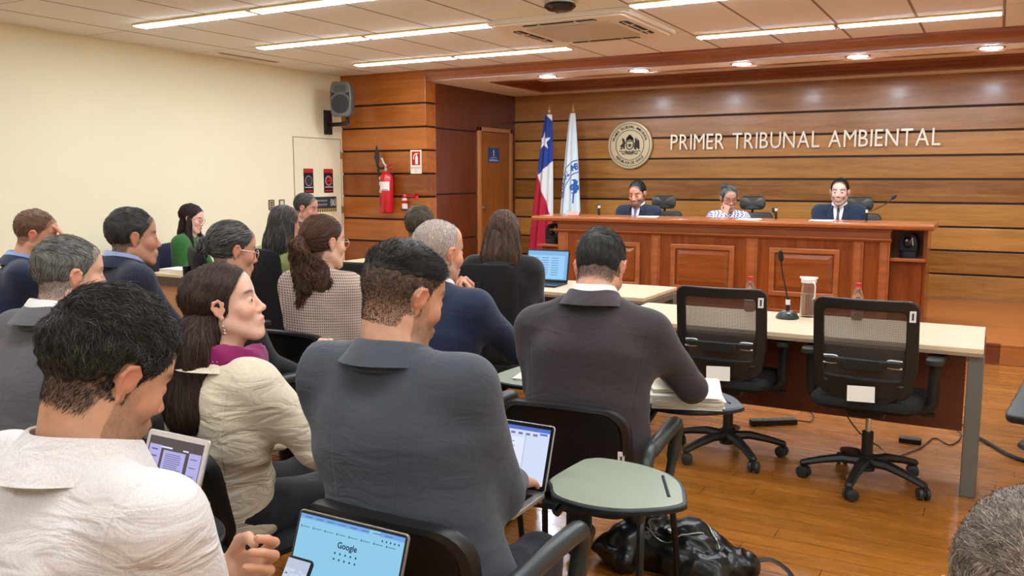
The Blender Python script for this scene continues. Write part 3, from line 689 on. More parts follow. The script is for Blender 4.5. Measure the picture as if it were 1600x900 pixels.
def ptz(x, label, rz):
    t = thing('conference_camera', label, 'camera', (x, 8.87, DZ + 0.64), rz)
    dk = mat('camera_body', (34, 36, 40), 0.3)
    obj('base', MB().lathe([(0, 0), (0.078, 0), (0.08, 0.01), (0.076, 0.055), (0.06, 0.07), (0, 0.07)], n=32), dk, t)
    b = MB(); b.prism([(-0.08, 0.06), (0.08, 0.06), (0.08, 0.15), (0.062, 0.2), (0.03, 0.225), (-0.03, 0.225), (-0.062, 0.2), (-0.08, 0.15)], -0.05, 0.06, 'y'); obj('yoke', b, dk, t, 0.012, seg=3)
    obj('head', MB().ball((0, -0.035, 0.15), 0.062, 24, (0.72, 1, 1)), mat('camera_head', (20, 21, 24), 0.15, coat=0.5), t)
    b = MB(); b.lathe([(0, 0.03), (0.018, 0.028), (0.026, 0.02), (0.03, 0)], (0, -0.085, 0.15), 24, 'y'); obj('lens', b, mat('lens_glass', (12, 14, 20), 0.05, coat=1), t)
    b = MB(); b.tube([(0.04, -0.055, 0.19), (0.05, -0.055, 0.12)], 0.006, 8); obj('trim', b, mat('silver', (200, 200, 200), 0.3, 0.6), t)
ptz(X0 - 0.14, 'black dome conference camera on the bench shelf beside the flags', math.radians(15))
ptz(X1 + 0.145, 'black dome conference camera on the right end shelf of the bench', math.radians(-10))

def gooseneck(name, label, loc, rz, hgt=0.4, lean=0.1, base=True, bs=1.0, side=0.0):
    t = thing(name, label, 'microphone', loc, rz)
    g = mat('mic_green_black', (40, 50, 46), 0.35)
    if base:
        obj('base', MB().lathe([(0, 0), (0.075 * bs, 0), (0.078 * bs, 0.008), (0.06 * bs, 0.03), (0.03 * bs, 0.045), (0, 0.047)], n=32), g, t)
        obj('button', MB().lathe([(0, 0.03), (0.012, 0.028), (0.012, 0.02)], (0, -0.045, 0.012), 16), mat('silver'), t)
    b = MB(); b.tube([(0, 0, 0.03 if base else 0), (0, 0, 0.12)], [0.014, 0.01], 12); obj('socket', b, blk, t)
    obj('sticker', MB().box(-0.011, 0.011, -0.0125, 0.0125, 0.08, 0.11), mat('label_white'), t)
    pts = spline([(0, 0, 0.1), (side * 0.3, lean * 0.1, hgt * 0.5), (side * 0.8, lean * 0.5, hgt * 0.8), (side, lean, hgt)], 8)
    obj('gooseneck', MB().tube(pts, 0.0045, 8), blk, t)
    e = pts[-1]; d = (pts[-1] - pts[-2]).normalized()
    obj('head', MB().tube([e - d * 0.01, e, e + d * 0.02, e + d * 0.045, e + d * 0.055], [0.006, 0.013, 0.016, 0.014, 0.006], 14), mat('foam', (26, 26, 26), 0.8, bump=0.4, bscale=400), t)
    return t
zb = DZ + ZT
gooseneck('desk_microphone', 'thin gooseneck microphone rising from the bench beside the right judge', (-1.12, 9.22, zb), 0, 0.22, 0.06, False, side=0.22)
gooseneck('desk_microphone', 'low gooseneck microphone on the bench left of the left judge', (-4.0, 9.22, zb), 0, 0.09, 0.05, False, side=-0.04)
gooseneck('desk_microphone', 'low gooseneck microphone on the bench right of the middle judge', (-2.0, 9.22, zb), 0, 0.07, 0.02, False, side=-0.03)
# papers on the bench
pap = mat('paper', (236, 228, 212), 0.7)
def papers(label, loc, rz, w=0.21, d=0.29, n=3, name='paper_stack', th=0.002, m=None, group=None):
    t = thing(name, label, 'papers', loc, rz, group); rnd = random.Random(len(label))
    for i in range(n):
        M = Matrix.Rotation(rnd.uniform(-0.08, 0.08), 4, 'Z'); b = MB(); b.T = Matrix.Translation((rnd.uniform(-.006, .006), rnd.uniform(-.006, .006), i * th)) @ M; b.box(-w / 2, w / 2, -d / 2, d / 2, 0, th * 0.9); obj('sheet', b, m or pap, t)
    return t
papers('white papers lying on the bench in front of the left judge', (-3.3, 8.95, zb), 0.2, n=4)
papers('white papers lying on the bench beside the middle judge', (-2.2, 8.9, zb), 0.1, n=4)
papers('white papers lying on the bench in front of the right judge', (-1.5, 8.95, zb), 0.1, n=4)
t = thing('nameplate', 'low wooden nameplate block on the bench left of the left judge', 'nameplate', (-4.2, 9.0, zb))
obj('block', MB().prism([(-0.03, 0), (0.03, 0), (0.0, 0.05)], -0.1, 0.06, 'x'), w_bench, t, 0.002)
# ------------------------------------------------------------------ furniture
lam = wood('light_laminate', (214, 186, 146), (236, 212, 176), 'X', 0.35, coat=0.1)
grey_leg = mat('table_leg_grey', (112, 110, 100), 0.4, 0.3)
def table(name, label, x0, x1, y0, y1, modesty=True, legs=(True, True)):
    t = thing(name, label, 'table', ((x0 + x1) / 2, (y0 + y1) / 2, 0)); a, c, d, e = x0 - (x0 + x1) / 2, x1 - (x0 + x1) / 2, y0 - (y0 + y1) / 2, y1 - (y0 + y1) / 2
    obj('tabletop', MB().box(a, c, d, e, 0.715, 0.74), lam, t, 0.003)
    b = MB(); b.box(a + 0.003, c - 0.003, d + 0.001, e - 0.001, 0.7, 0.716); obj('edge', b, mat('edge_taupe', (150, 128, 104), 0.5), t)
    for s, on in ((0, legs[0]), (1, legs[1])):
        if not on: continue
        x = a + 0.03 if s == 0 else c - 0.03
        for yy in (d + 0.02, e - 0.08): obj('leg', MB().box(x - 0.035, x + 0.035, yy, yy + 0.06, 0, 0.7), grey_leg, t, 0.004)
        obj('leg_rail', MB().box(x - 0.03, x + 0.03, d + 0.08, e - 0.08, 0.66, 0.7), grey_leg, t)
    if modesty: obj('modesty_panel', MB().box(a + 0.08, c - 0.08, e - 0.22, e - 0.2, 0.2, 0.7), wood('modesty', (92, 40, 20), (124, 60, 32), 'X', 0.4), t, 0.002)
    return t
table('witness_table', 'long pale laminate table with grey leg behind the two empty mesh chairs', -1.95, -0.01, 4.6, 5.32)
table('side_table', 'pale laminate table with the open laptop and cup near the bench', -3.7, -2.05, 5.5, 6.2, True)
table('corner_table', 'pale laminate table far behind the tweed jacket woman', -5.6, -4.3, 6.3, 7.0, True)
t = table('clerk_desk', 'desk with dark edge holding papers in front of the woman in green', -6.35, -5.35, 4.95, 5.45, False)
for o in t.children:
    if o.name.startswith('edge'):
        o.data = mkmesh('e', *(lambda b: (b.v, b.f))(MB().box(-0.51, 0.51, -0.26, 0.255, 0.64, 0.716)), [mat('edge_dark', (72, 60, 46), 0.4)], None, False)
obj('front_panel', MB().box(-0.46, 0.46, -0.22, -0.2, 0.05, 0.64), mat('panel_tan', (190, 140, 96), 0.5), t)

mesh_m = bpy.data.materials.new('chair_mesh'); mesh_m.use_nodes = True; h = NT(mesh_m)
h.b.inputs['Base Color'].default_value = (*lin((60, 56, 50)), 1); h.b.inputs['Roughness'].default_value = 0.6
tc = h.n('TexCoord'); sep = h.n('SeparateXYZ'); h.l(tc.outputs['Object'], sep.inputs[0])
sx = h.math('SINE', h.math('MULTIPLY', sep.outputs[0], 1500.0)); sz = h.math('SINE', h.math('MULTIPLY', sep.outputs[2], 1500.0))
al = h.math('MULTIPLY_ADD', h.math('MAXIMUM', sx, sz), 0.2, 0.68); h.l(al, h.b.inputs['Alpha'])
blk2 = mat('chair_black', (30, 28, 25), 0.42); fab = mat('seat_fabric', (24, 22, 21), 0.85, bump=0.3, bscale=400)
chrome = mat('chrome')
def star_base(t, yaw=0, r=0.31, col=blk2):
    for k in range(5):
        a = yaw + k * 2 * PI / 5; ca, sa = math.cos(a), math.sin(a)
        b = MB(); b.tube([(0.02 * ca, 0.02 * sa, 0.115), (0.12 * ca, 0.12 * sa, 0.12), (0.22 * ca, 0.22 * sa, 0.1), (r * ca, r * sa, 0.075), (r * ca * 1.03, r * sa * 1.03, 0.07)], [0.034, 0.03, 0.025, 0.021, 0.012], 8, sq=0.8)
        leg = obj('base_arm', b, col, t)
        b = MB(); px, py = r * ca, r * sa
        u = Vector((math.cos(a + 0.9), math.sin(a + 0.9), 0)); w = Vector((-u.y, u.x, 0)); c = Vector((px, py, 0.031)) + w * 0.012
        for s in (-1, 1): b.tube([c + u * (s * 0.008), c + u * (s * 0.011), c + u * (s * 0.026), c + u * (s * 0.03)], [0.026, 0.031, 0.03, 0.022], 18)
        b.tube([(px, py, 0.03), (px, py, 0.08)], 0.008, 8); b.tube([c + u * -0.012, c + u * 0.012], 0.02, 12)
        obj('castor', b, mat('castor_dark', (40, 40, 40), 0.4), leg)
    b = MB(); b.tube([(0, 0, 0.07), (0, 0, 0.15)], 0.042, 16); b.tube([(0, 0, 0.15), (0, 0, 0.27)], 0.028, 16); obj('column', b, col, t)
    obj('gas_lift', MB().tube([(0, 0, 0.27), (0, 0, 0.38)], 0.014, 12), chrome, t)
def seat_mesh(w, d, z, th=0.07):
    b = MB(); o = rrect(-w / 2, w / 2, -d / 2, d / 2, 0.08, 6); n = len(o); v = []
    for s, zz in ((0.9, -th * 0.5), (1.0, -th * 0.2), (1.0, 0.1 * th), (0.95, 0.38 * th), (0.8, 0.5 * th), (0, 0.45 * th)): v += [(x * s, y * s, z + zz - 0.012 * (1 if y > 0.18 else 0)) for x, y in o]
    f = [tuple(range(n))[::-1]]
    for k in range(5): f += [(k * n + i, k * n + (i + 1) % n, (k + 1) * n + (i + 1) % n, (k + 1) * n + i) for i in range(n)]
    return b.add(v, f)
def mesh_chair(label, loc, rz, yaw, paper_dx=0.0):
    t = thing('office_chair', label, 'office chair', loc, rz, None)
    star_base(t, yaw)
    obj('mechanism', MB().box(-0.09, 0.09, -0.14, 0.1, 0.37, 0.42), blk2, t, 0.02)
    b = MB(); b.tube([(0.05, 0, 0.395), (0.27, 0.02, 0.39)], 0.006, 8); b.box(0.24, 0.3, 0.0, 0.04, 0.383, 0.398); obj('lever', b, blk2, t)
    obj('seat', seat_mesh(0.5, 0.5, 0.46), fab, t)
    # back: gently curved frame
    def bend(x, z): return -0.25 + 0.9 * x * x - 0.16 * (z - 0.5) + 0.5 * max(0, 0.62 - z) ** 2
    def frame(outer, inner, th):
        n = len(outer); v = []
        for pts, k in ((outer, 0), (outer, 1), (inner, 0), (inner, 1)): v += [(x, bend(x, z) + (th if k else -th), z) for x, z in pts]
        f = []
        for i in range(n):
            j = (i + 1) % n; f += [(j, i, n + i, n + j), (2 * n + i, 2 * n + j, 3 * n + j, 3 * n + i), (i, j, 2 * n + j, 2 * n + i), (n + j, n + i, 3 * n + i, 3 * n + j)]
        return MB().add(v, f)
    def dens(pts, k=3):
        o = []
        for i in range(len(pts)):
            a, c = pts[i], pts[(i + 1) % len(pts)]; m = max(1, int(math.dist(a, c) / 0.02))
            o += [(a[0] + (c[0] - a[0]) * q / m, a[1] + (c[1] - a[1]) * q / m) for q in range(m)]
        return o
    def warp(pts): return [(x * (1 - 0.16 * max(0, (0.66 - z)) / 0.2), z) for x, z in pts]
    R_o = rrect(-0.235, 0.235, 0.5, 0.985, 0.05, 5); R_i = rrect(-0.183, 0.183, 0.6, 0.932, 0.025, 5)
    seg_o = []; seg_i = []
    for i in range(len(R_o)):
        a, c, a2, c2 = R_o[i], R_o[(i + 1) % len(R_o)], R_i[i], R_i[(i + 1) % len(R_i)]; m = max(1, int(math.dist(a, c) / 0.03))
        for q in range(m): seg_o.append((a[0] + (c[0] - a[0]) * q / m, a[1] + (c[1] - a[1]) * q / m)); seg_i.append((a2[0] + (c2[0] - a2[0]) * q / m, a2[1] + (c2[1] - a2[1]) * q / m))
    obj('backrest_frame', frame(warp(seg_o), warp(seg_i), 0.014), blk2, t, 0.006)
    b = MB(); nx, nz = 16, 14; v = []
    for i in range(nx + 1):
        for k in range(nz + 1):
            z = 0.59 + 0.352 * k / nz; x = (-0.19 + 0.38 * i / nx) * (1 - 0.16 * max(0, 0.66 - z) / 0.2); v.append((x, bend(x, z) + 0.004, z))
    f = [(i * (nz + 1) + k, (i + 1) * (nz + 1) + k, (i + 1) * (nz + 1) + k + 1, i * (nz + 1) + k + 1) for i in range(nx) for k in range(nz)]
    obj('backrest_mesh', b.add(v, f), mesh_m, t)
    b = MB(); b.box(-0.17, 0.17, bend(0, .7) - 0.035, bend(0, .7) - 0.015, 0.672, 0.7); b.box(-0.09, 0.09, bend(0, .68) - 0.04, bend(0, .68) - 0.015, 0.645, 0.7); obj('lumbar_support', b, blk2, t, 0.006)
    for s in (-1, 1):
        y = bend(.14, .68) - 0.03; b = MB(); b.tube(spline([(s * 0.175, y, 0.7), (s * 0.12, y - 0.006, 0.702), (s * 0.108, y - 0.008, 0.685), (s * 0.12, y - 0.006, 0.668), (s * 0.175, y, 0.666)], 5), 0.005, 6)
        obj('lumbar_handle', b, mat('silver'), t)
    b = MB(); b.T = Matrix.Translation((0.208, bend(.21, .92) - 0.0175, 0.915)) @ Matrix.Rotation(0.3, 4, 'Z'); b.box(-0.014, 0.014, -0.001, 0.001, -0.026, 0.026); lb = obj('inventory_label', b, mat('label_white'), t)
    b.v = []; b.f = []; b.mi = []; b.box(-0.004, 0.004, -0.002, 0.0, -0.016, 0.016); obj('label_print', b, ink, lb)
    # lower spine and hanging card
    b = MB()
    vv = [(-0.19, 0.58), (0.19, 0.58), (0.15, 0.5), (0.07, 0.43), (-0.07, 0.43), (-0.15, 0.5)]
    b.add([(x, bend(x, z) - 0.024 + 0.09 * max(0, .5 - z), z) for x, z in vv] + [(x, bend(x, z) + 0.02 + 0.09 * max(0, .5 - z), z) for x, z in vv], [(0, 1, 2, 3, 4, 5), (11, 10, 9, 8, 7, 6)] + [((i + 1) % 6, i, 6 + i, 6 + (i + 1) % 6) for i in range(6)])
    obj('backrest_spine', b, blk2, t, 0.012)
    y = bend(0, 0.56) - 0.03; b = MB(); b.T = Matrix.Translation((paper_dx, y, 0.565)) @ Matrix.Rotation(-0.05, 4, 'Y') @ Matrix.Rotation(-0.14, 4, 'X'); b.box(-0.062, 0.062, -0.001, 0.001, -0.075, 0.0); obj('hanging_card', b, pap, t)
    for s in (-1, 1):
        b = MB(); b.tube([(s * 0.14, 0, 0.41), (s * 0.26, 0.0, 0.42), (s * 0.285, 0.0, 0.45), (s * 0.29, 0.0, 0.65)], [0.02, 0.022, 0.024, 0.02], 10, sq=1.3); arm = obj('armrest', b, blk2, t)
        b = MB(); b.T = Matrix.Translation((s * 0.29, 0.02, 0.67)); b.prism(rrect(-0.04, 0.04, -0.12, 0.12, 0.035), -0.015, 0.015); obj('armrest_pad', b, mat('arm_pad', (46, 44, 40), 0.5), arm, 0.006)
    return t
mesh_chair('left of two empty black mesh-back office chairs at the witness table', (-1.24, 4.7, 0), math.radians(3), 0.35, 0.0)
mesh_chair('right and nearer of two empty black mesh-back office chairs at the table', (-0.5, 4.6, 0), math.radians(-2), 0.85, 0.0)

def tall_chair(name, label, loc, rz, col=fab, w=0.48, zt=1.08, zb=0.5, arms=True, head=False, seat_z=0.46, group=None):
    t = thing(name, label, 'office chair', loc, rz, group); z0 = seat_z - 0.46
    star_base(t, 0.3)
    obj('mechanism', MB().box(-0.09, 0.09, -0.12, 0.1, 0.36, 0.43 + z0), blk2, t, 0.02)
    obj('seat', seat_mesh(0.5, 0.5, seat_z), col, t)
    def back(za, zc, wa, th, y0, tilt):
        o = rrect(-wa / 2, wa / 2, za, zc, 0.06 if zc - za > .15 else 0.045, 6); n = len(o); cz = (za + zc) / 2; v = []
        bend = lambda x, z: y0 + 1.0 * x * x - tilt * (z - 0.5)
        for s, k in ((0, -th), (0.85, -th), (0.97, -th * 0.6), (1, 0), (0.97, th * 0.6), (0.85, th), (0, th)): v += [(x * s, bend(x * s, cz + (z - cz) * s) + k, cz + (z - cz) * s) for x, z in o]
        f = []
        for q in range(6): f += [(q * n + (i + 1) % n, q * n + i, (q + 1) * n + i, (q + 1) * n + (i + 1) % n) for i in range(n)]
        return MB().add(v, f)
    obj('backrest', back(zb + z0, zt + z0, w, 0.022, -0.27, 0.12), col, t)
    b = MB(); b.tube([(0, -0.05, 0.4 + z0), (0, -0.3, 0.42 + z0), (0, -0.35, 0.6 + z0), (0, -0.36, zt - 0.1 + z0)], 0.022, 8); obj('spine', b, blk2, t)
    if head:
        b = MB(); b.tube([(0, -0.36, zt - 0.15 + z0), (0, -0.36, zt + 0.08 + z0)], 0.014, 8); hr = obj('headrest', back(zt + 0.03 + z0, zt + 0.19 + z0, 0.3, 0.03, -0.25, 0.12), col, t); obj('headrest_post', b, blk2, hr)
    if arms:
        for s in (-1, 1):
            b = MB(); b.tube([(s * 0.14, 0, 0.41 + z0), (s * 0.27, 0, 0.42 + z0), (s * 0.29, 0, 0.64 + z0)], 0.02, 8); arm = obj('armrest', b, blk2, t)
            b = MB(); b.T = Matrix.Translation((s * 0.29, 0.02, 0.66 + z0)); b.prism(rrect(-0.04, 0.04, -0.12, 0.12, 0.035), -0.015, 0.015); obj('armrest_pad', b, mat('arm_pad'), arm, 0.006)
    return t

# visitor chair with writing tablet
vp = mat('chair_plastic', (20, 19, 18), 0.38); va = mat('arm_plastic', (48, 52, 48), 0.32); tub = mat('tube_black', (16, 16, 16), 0.35)
tab_top = mat('tablet_green', (146, 152, 130), 0.42); tab_edge = mat('tablet_edge', (22, 28, 30), 0.45)
TAB = [(-0.05, -0.13), (0.0, -0.2), (0.1, -0.225), (0.2, -0.205), (0.28, -0.15), (0.315, -0.11), (0.325, -0.085), (0.32, -0.06), (0.27, 0.06), (0.2, 0.13), (0.1, 0.165), (-0.01, 0.165), (-0.05, 0.14), (-0.065, 0.1), (-0.075, -0.08)]
def visitor_chair(label, loc, rz=0.0, tablet=None, lab=True, group=None, ztab=0.665, arms=(True, True), tcol=None):
    t = thing('visitor_chair', label, 'chair', loc, rz, group)
    obj('seat', seat_mesh(0.46, 0.44, 0.44, 0.05), fab, t)
    # curved backrest shell with rolled rim
    def bend(x, z): return -0.235 + 1.0 * x * x - 0.22 * (z - 0.5)
    out = rrect(-0.225, 0.225, 0.5, 0.8, 0.07, 6); cx, cz = 0, 0.65; n = len(out); v = []
    dn = []
    for i in range(n):
        a, c = out[i], out[(i + 1) % n]; m = max(1, int(math.dist(a, c) / 0.03)); dn += [(a[0] + (c[0] - a[0]) * q / m, a[1] + (c[1] - a[1]) * q / m) for q in range(m)]
    out = dn; n = len(out)
    for s, k in ((0, 0.01), (0.5, 0.01), (0.86, 0.012), (0.9, 0.024), (1.0, 0.02), (1.02, 0), (1.0, -0.02), (0.92, -0.026), (0.87, -0.012), (0.5, -0.006), (0, -0.006)):
        v += [(x * s, bend(x * s, cz + (z - cz) * s) + k, cz + (z - cz) * s + 0.02 * (1 - (x * s / 0.23) ** 2)) for x, z in out]
    f = []
    for q in range(10): f += [(q * n + i, q * n + (i + 1) % n, (q + 1) * n + (i + 1) % n, (q + 1) * n + i) for i in range(n)]
    obj('backrest', MB().add(v, f), vp, t)
    if lab:
        b = MB(); b.T = Matrix.Translation((0.2, bend(.2, .62) - 0.03, 0.64)) @ Matrix.Rotation(0.25, 4, 'Z'); b.box(-0.011, 0.011, -0.001, 0.001, -0.03, 0.03); lb = obj('inventory_label', b, mat('label_white'), t)
        b.v = []; b.f = []; b.mi = []; b.box(-0.003, 0.003, -0.002, 0, -0.02, 0.015); obj('label_print', b, ink, lb)
    for s in (-1, 1):
        obj('back_upright', MB().tube([(s * 0.215, -0.17, 0.42), (s * 0.215, -0.2, 0.55), (s * 0.21, -0.21, 0.7)], 0.012, 8), tub, t)
        obj('leg', MB().tube(spline([(s * 0.24, 0.1, 0.42), (s * 0.25, 0.2, 0.4), (s * 0.265, 0.25, 0.2), (s * 0.275, 0.28, 0.0)], 4), 0.013, 8), tub, t)
        obj('leg', MB().tube(spline([(s * 0.24, -0.1, 0.42), (s * 0.25, -0.18, 0.4), (s * 0.265, -0.24, 0.2), (s * 0.275, -0.28, 0.0)], 4), 0.013, 8), tub, t)
        if arms[0 if s < 0 else 1]:
            b = MB(); b.tube(spline([(s * 0.25, -0.2, 0.43), (s * 0.27, -0.23, 0.55), (s * 0.272, -0.19, 0.64), (s * 0.275, -0.1, 0.66), (s * 0.275, 0.12, 0.665), (s * 0.27, 0.2, 0.645), (s * 0.265, 0.2, 0.55), (s * 0.25, 0.16, 0.42)], 6), [0.018] * 7 + [0.022] * 8 + [0.027] * 18 + [0.024] * 5 + [0.017] * 5, 12)
            obj('armrest', b, va, t)
    b = MB(); b.tube([(-0.24, 0.14, 0.415), (0.24, 0.14, 0.415)], 0.012, 8); b.tube([(-0.24, -0.14, 0.415), (0.24, -0.14, 0.415)], 0.012, 8); obj('crossbar', b, tub, t)
    if tablet is not None:
        tx, ty, ta = tablet; M = Matrix.Translation((tx, ty, ztab)) @ Matrix.Rotation(ta, 4, 'Z')
        P2 = [(q.x, q.y) for q in spline([(x, y, 0) for x, y in TAB + [TAB[0]]], 4)[:-1]]
        b = MB(); b.T = M; b.prism([(x * 1.02, y * 1.02) for x, y in P2], 0, 0.016); to = obj('writing_tablet', b, tab_edge, t, 0.004)
        b = MB(); b.T = M; b.prism([(x * 0.97 + 0.002, y * 0.965) for x, y in P2], 0.0155, 0.0175); obj('tablet_surface', b, tcol or tab_top, to)
        b = MB(); b.T = M; b.tube([(0.205, 0.09, 0.017), (0.275, -0.06, 0.017)], 0.005, 8); obj('pen_groove', b, mat('slot_dark'), to)
        b = MB(); b.T = M; b.tube([(-0.02, -0.16, -0.05), (0.0, -0.1, -0.015), (0.08, 0.0, -0.008)], 0.014, 8); b.box(0.0, 0.16, -0.06, 0.06, -0.012, 0); obj('tablet_bracket', b, tub, to)
    return t

# ------------------------------------------------------------------ small things on tables
glass_w = mat('clear_plastic', (235, 240, 240), 0.05, trans=0.95, ior=1.2); water = mat('water', (225, 238, 240), 0.02, trans=1.0, ior=1.33); redcap = mat('cap_red', (206, 30, 40), 0.4)
def bottle(label, loc, group=None):
    t = thing('water_bottle', label, 'bottle', loc)
    obj('body', MB().lathe([(0, 0), (0.028, 0), (0.032, 0.006), (0.032, 0.05), (0.029, 0.058), (0.032, 0.066), (0.032, 0.11), (0.03, 0.13), (0.022, 0.165), (0.013, 0.185), (0.0125, 0.2)], n=24), glass_w, t)
    obj('cap', MB().lathe([(0.0145, 0.19), (0.0155, 0.192), (0.0155, 0.212), (0, 0.213)], n=20), redcap, t)
    obj('label', MB().lathe([(0.0325, 0.07), (0.0325, 0.105)], n=24), mat('label_clear', (220, 214, 206), 0.4, alpha=0.5), t)
    return t
bottle('clear water bottle with red cap behind the left mesh chair', (-1.28, 5.27, 0.74))
bottle('clear water bottle with red cap behind the right mesh chair', (-0.66, 5.24, 0.74))
bottle('clear water bottle with red cap beside the white cup near the laptop', (-3.08, 6.12, 0.74))
t = thing('water_jug', 'tall clear glass jug with white lid and handle on the witness table', 'jug', (-0.93, 5.22, 0.74))
obj('body', MB().lathe([(0, 0), (0.042, 0), (0.044, 0.01), (0.041, 0.16), (0.036, 0.185), (0.038, 0.205)], n=28), glass_w, t)
obj('water', MB().lathe([(0, 0.008), (0.038, 0.008), (0.037, 0.135), (0, 0.135)], n=28), water, t)
b = MB(); b.lathe([(0.039, 0.2), (0.043, 0.202), (0.043, 0.222), (0.03, 0.232), (0, 0.234)], n=24); b.box(-0.05, 0.05, -0.01, 0.01, 0.225, 0.235); obj('lid', b, mat('label_white'), t)
obj('handle', MB().tube(spline([(0.03, -0.03, 0.21), (0.045, -0.05, 0.19), (0.045, -0.052, 0.13), (0.035, -0.035, 0.11)], 5), 0.004, 8), mat('label_white'), t)
gooseneck('table_microphone', 'gooseneck microphone on round base standing on the witness table', (-1.02, 5.1, 0.74), math.radians(20), 0.34, -0.02, True, 0.85, -0.05)
t = thing('cup', 'white cup with dark handle on the table beside the laptop', 'cup', (-3.22, 6.0, 0.74))
obj('body', MB().lathe([(0, 0), (0.03, 0), (0.042, 0.06), (0.044, 0.08), (0.041, 0.08), (0.03, 0.012), (0, 0.01)]), mat('porcelain', (236, 228, 210), 0.2), t)
obj('handle', MB().tube(spline([(0.038, 0, 0.065), (0.065, 0, 0.06), (0.06, 0, 0.03), (0.034, 0, 0.022)], 5), 0.005, 8), mat('porcelain'), t)

def screen_art(b, w, h, kind):
    """b has material slots: 0 page, 1 grey ink, 2 blue, 3 dark band, 4 panel, 5 white"""
    rnd = random.Random(3)
    def bar(x0, x1, y0, y1, m, z=0.0006): b.cm = m; b.box(x0, x1, y0, y1, 0, z)
    if kind == 'doc':
        bar(-w, w, -h, h, 0, 0.0004); bar(-w, w, h * 0.86, h, 2, 0.0006); bar(-w, w * 0.45, -h, h * 0.6, 5, 0.0006)
        bar(w * 0.78, w * 0.95, h * 0.76, h * 0.83, 2, 0.0009); bar(w * .47, w * .475, -h, h * .7, 1, .0009)
        for k in range(10): bar(-w * .9 + k * .17 * w, -w * .8 + k * .17 * w, h * .7, h * .78, 1, 0.0007)
        for k in range(14): bar(-w * 0.8, w * (0.1 + 0.25 * rnd.random()), h * (0.5 - k * 0.085), h * (0.525 - k * 0.085), 1, 0.0009) if k not in (4, 9, 10) else None
    elif kind == 'dark':
        bar(-w, w, -h, h, 3, 0.0004); bar(-w * 0.95, -w * 0.5, -h, h * 0.7, 4, 0.0006); bar(-w * 0.4, w * 0.42, -h, h * 0.55, 4, 0.0006); bar(w * .55, w * .98, -h, h * 0.62, 4, 0.0006)
        bar(-w * .5, -w * .1, h * .62, h * .68, 5, 0.0008); bar(w * .3, w * .5, h * .62, h * .67, 5, .0008)
        for k in range(18): bar(-w * 0.3, w * (0.2 + 0.15 * rnd.random()), h * (0.42 - k * 0.075), h * (0.445 - k * 0.075), 1, 0.0009)
        for k in range(6): bar(-w * .85, -w * .62, h * (.5 - k * .25), h * (.55 - k * .25), 1, .0009); bar(w * .62, w * .85, h * (.4 - k * .3), h * (.43 - k * .3), 1, .0009)
    elif kind == 'search':
        bar(-w, w, -h, h, 0, 0.0004); bar(-w, w, h * 0.9, h, 2, 0.0006); bar(w * 0.35, w * 0.55, h * 0.9, h, 0, 0.0009)
        for k in range(8): bar(-w * 0.9 + k * 0.22 * w, -w * (0.76) + k * 0.22 * w, h * 0.93, h * 0.95, 1, 0.001)
        for k in range(8): bar(-w * 0.92 + k * 0.235 * w, -w * 0.78 + k * 0.235 * w, h * 0.715, h * 0.73, 1, 0.0009); bar(-w * 0.95 + k * 0.235 * w, -w * 0.935 + k * 0.235 * w, h * 0.7, h * 0.745, 3, 0.0009)
        for k in range(5):
            bar(w * (.6 + k * .075), w * (.62 + k * .075), h * .8, h * .84, 3, .0009)
        for r in range(2):
            for k in range(5): bar(-w * 0.22 + k * 0.1 * w, -w * 0.195 + k * 0.1 * w, h * (0.3 - r * 0.13), h * (0.34 - r * 0.13), 3, 0.0009)
        b.cm = 3; add_text(b, 'Google', 0.017, Matrix.Translation((0, h * 0.5, 0.001)), bold=0.0004)
    elif kind == 'page':
        bar(-w, w, -h, h, 0, 0.0004); bar(-w * .92, w * .85, -h * .95, h * .7, 5, .0006)
        for k in range(8):
            for q in range(3): bar(-w * .8 + q * .5 * w, -w * .45 + q * .5 * w, h * (.5 - k * .17), h * (.54 - k * .17), 1, 0.0009)
    b.cm = 0
def emat(n, c, e=1.0): return mat(n, (14, 14, 16), 0.3, emit=e, ecol=c, spec=0.2) if n not in MATS else MATS[n]
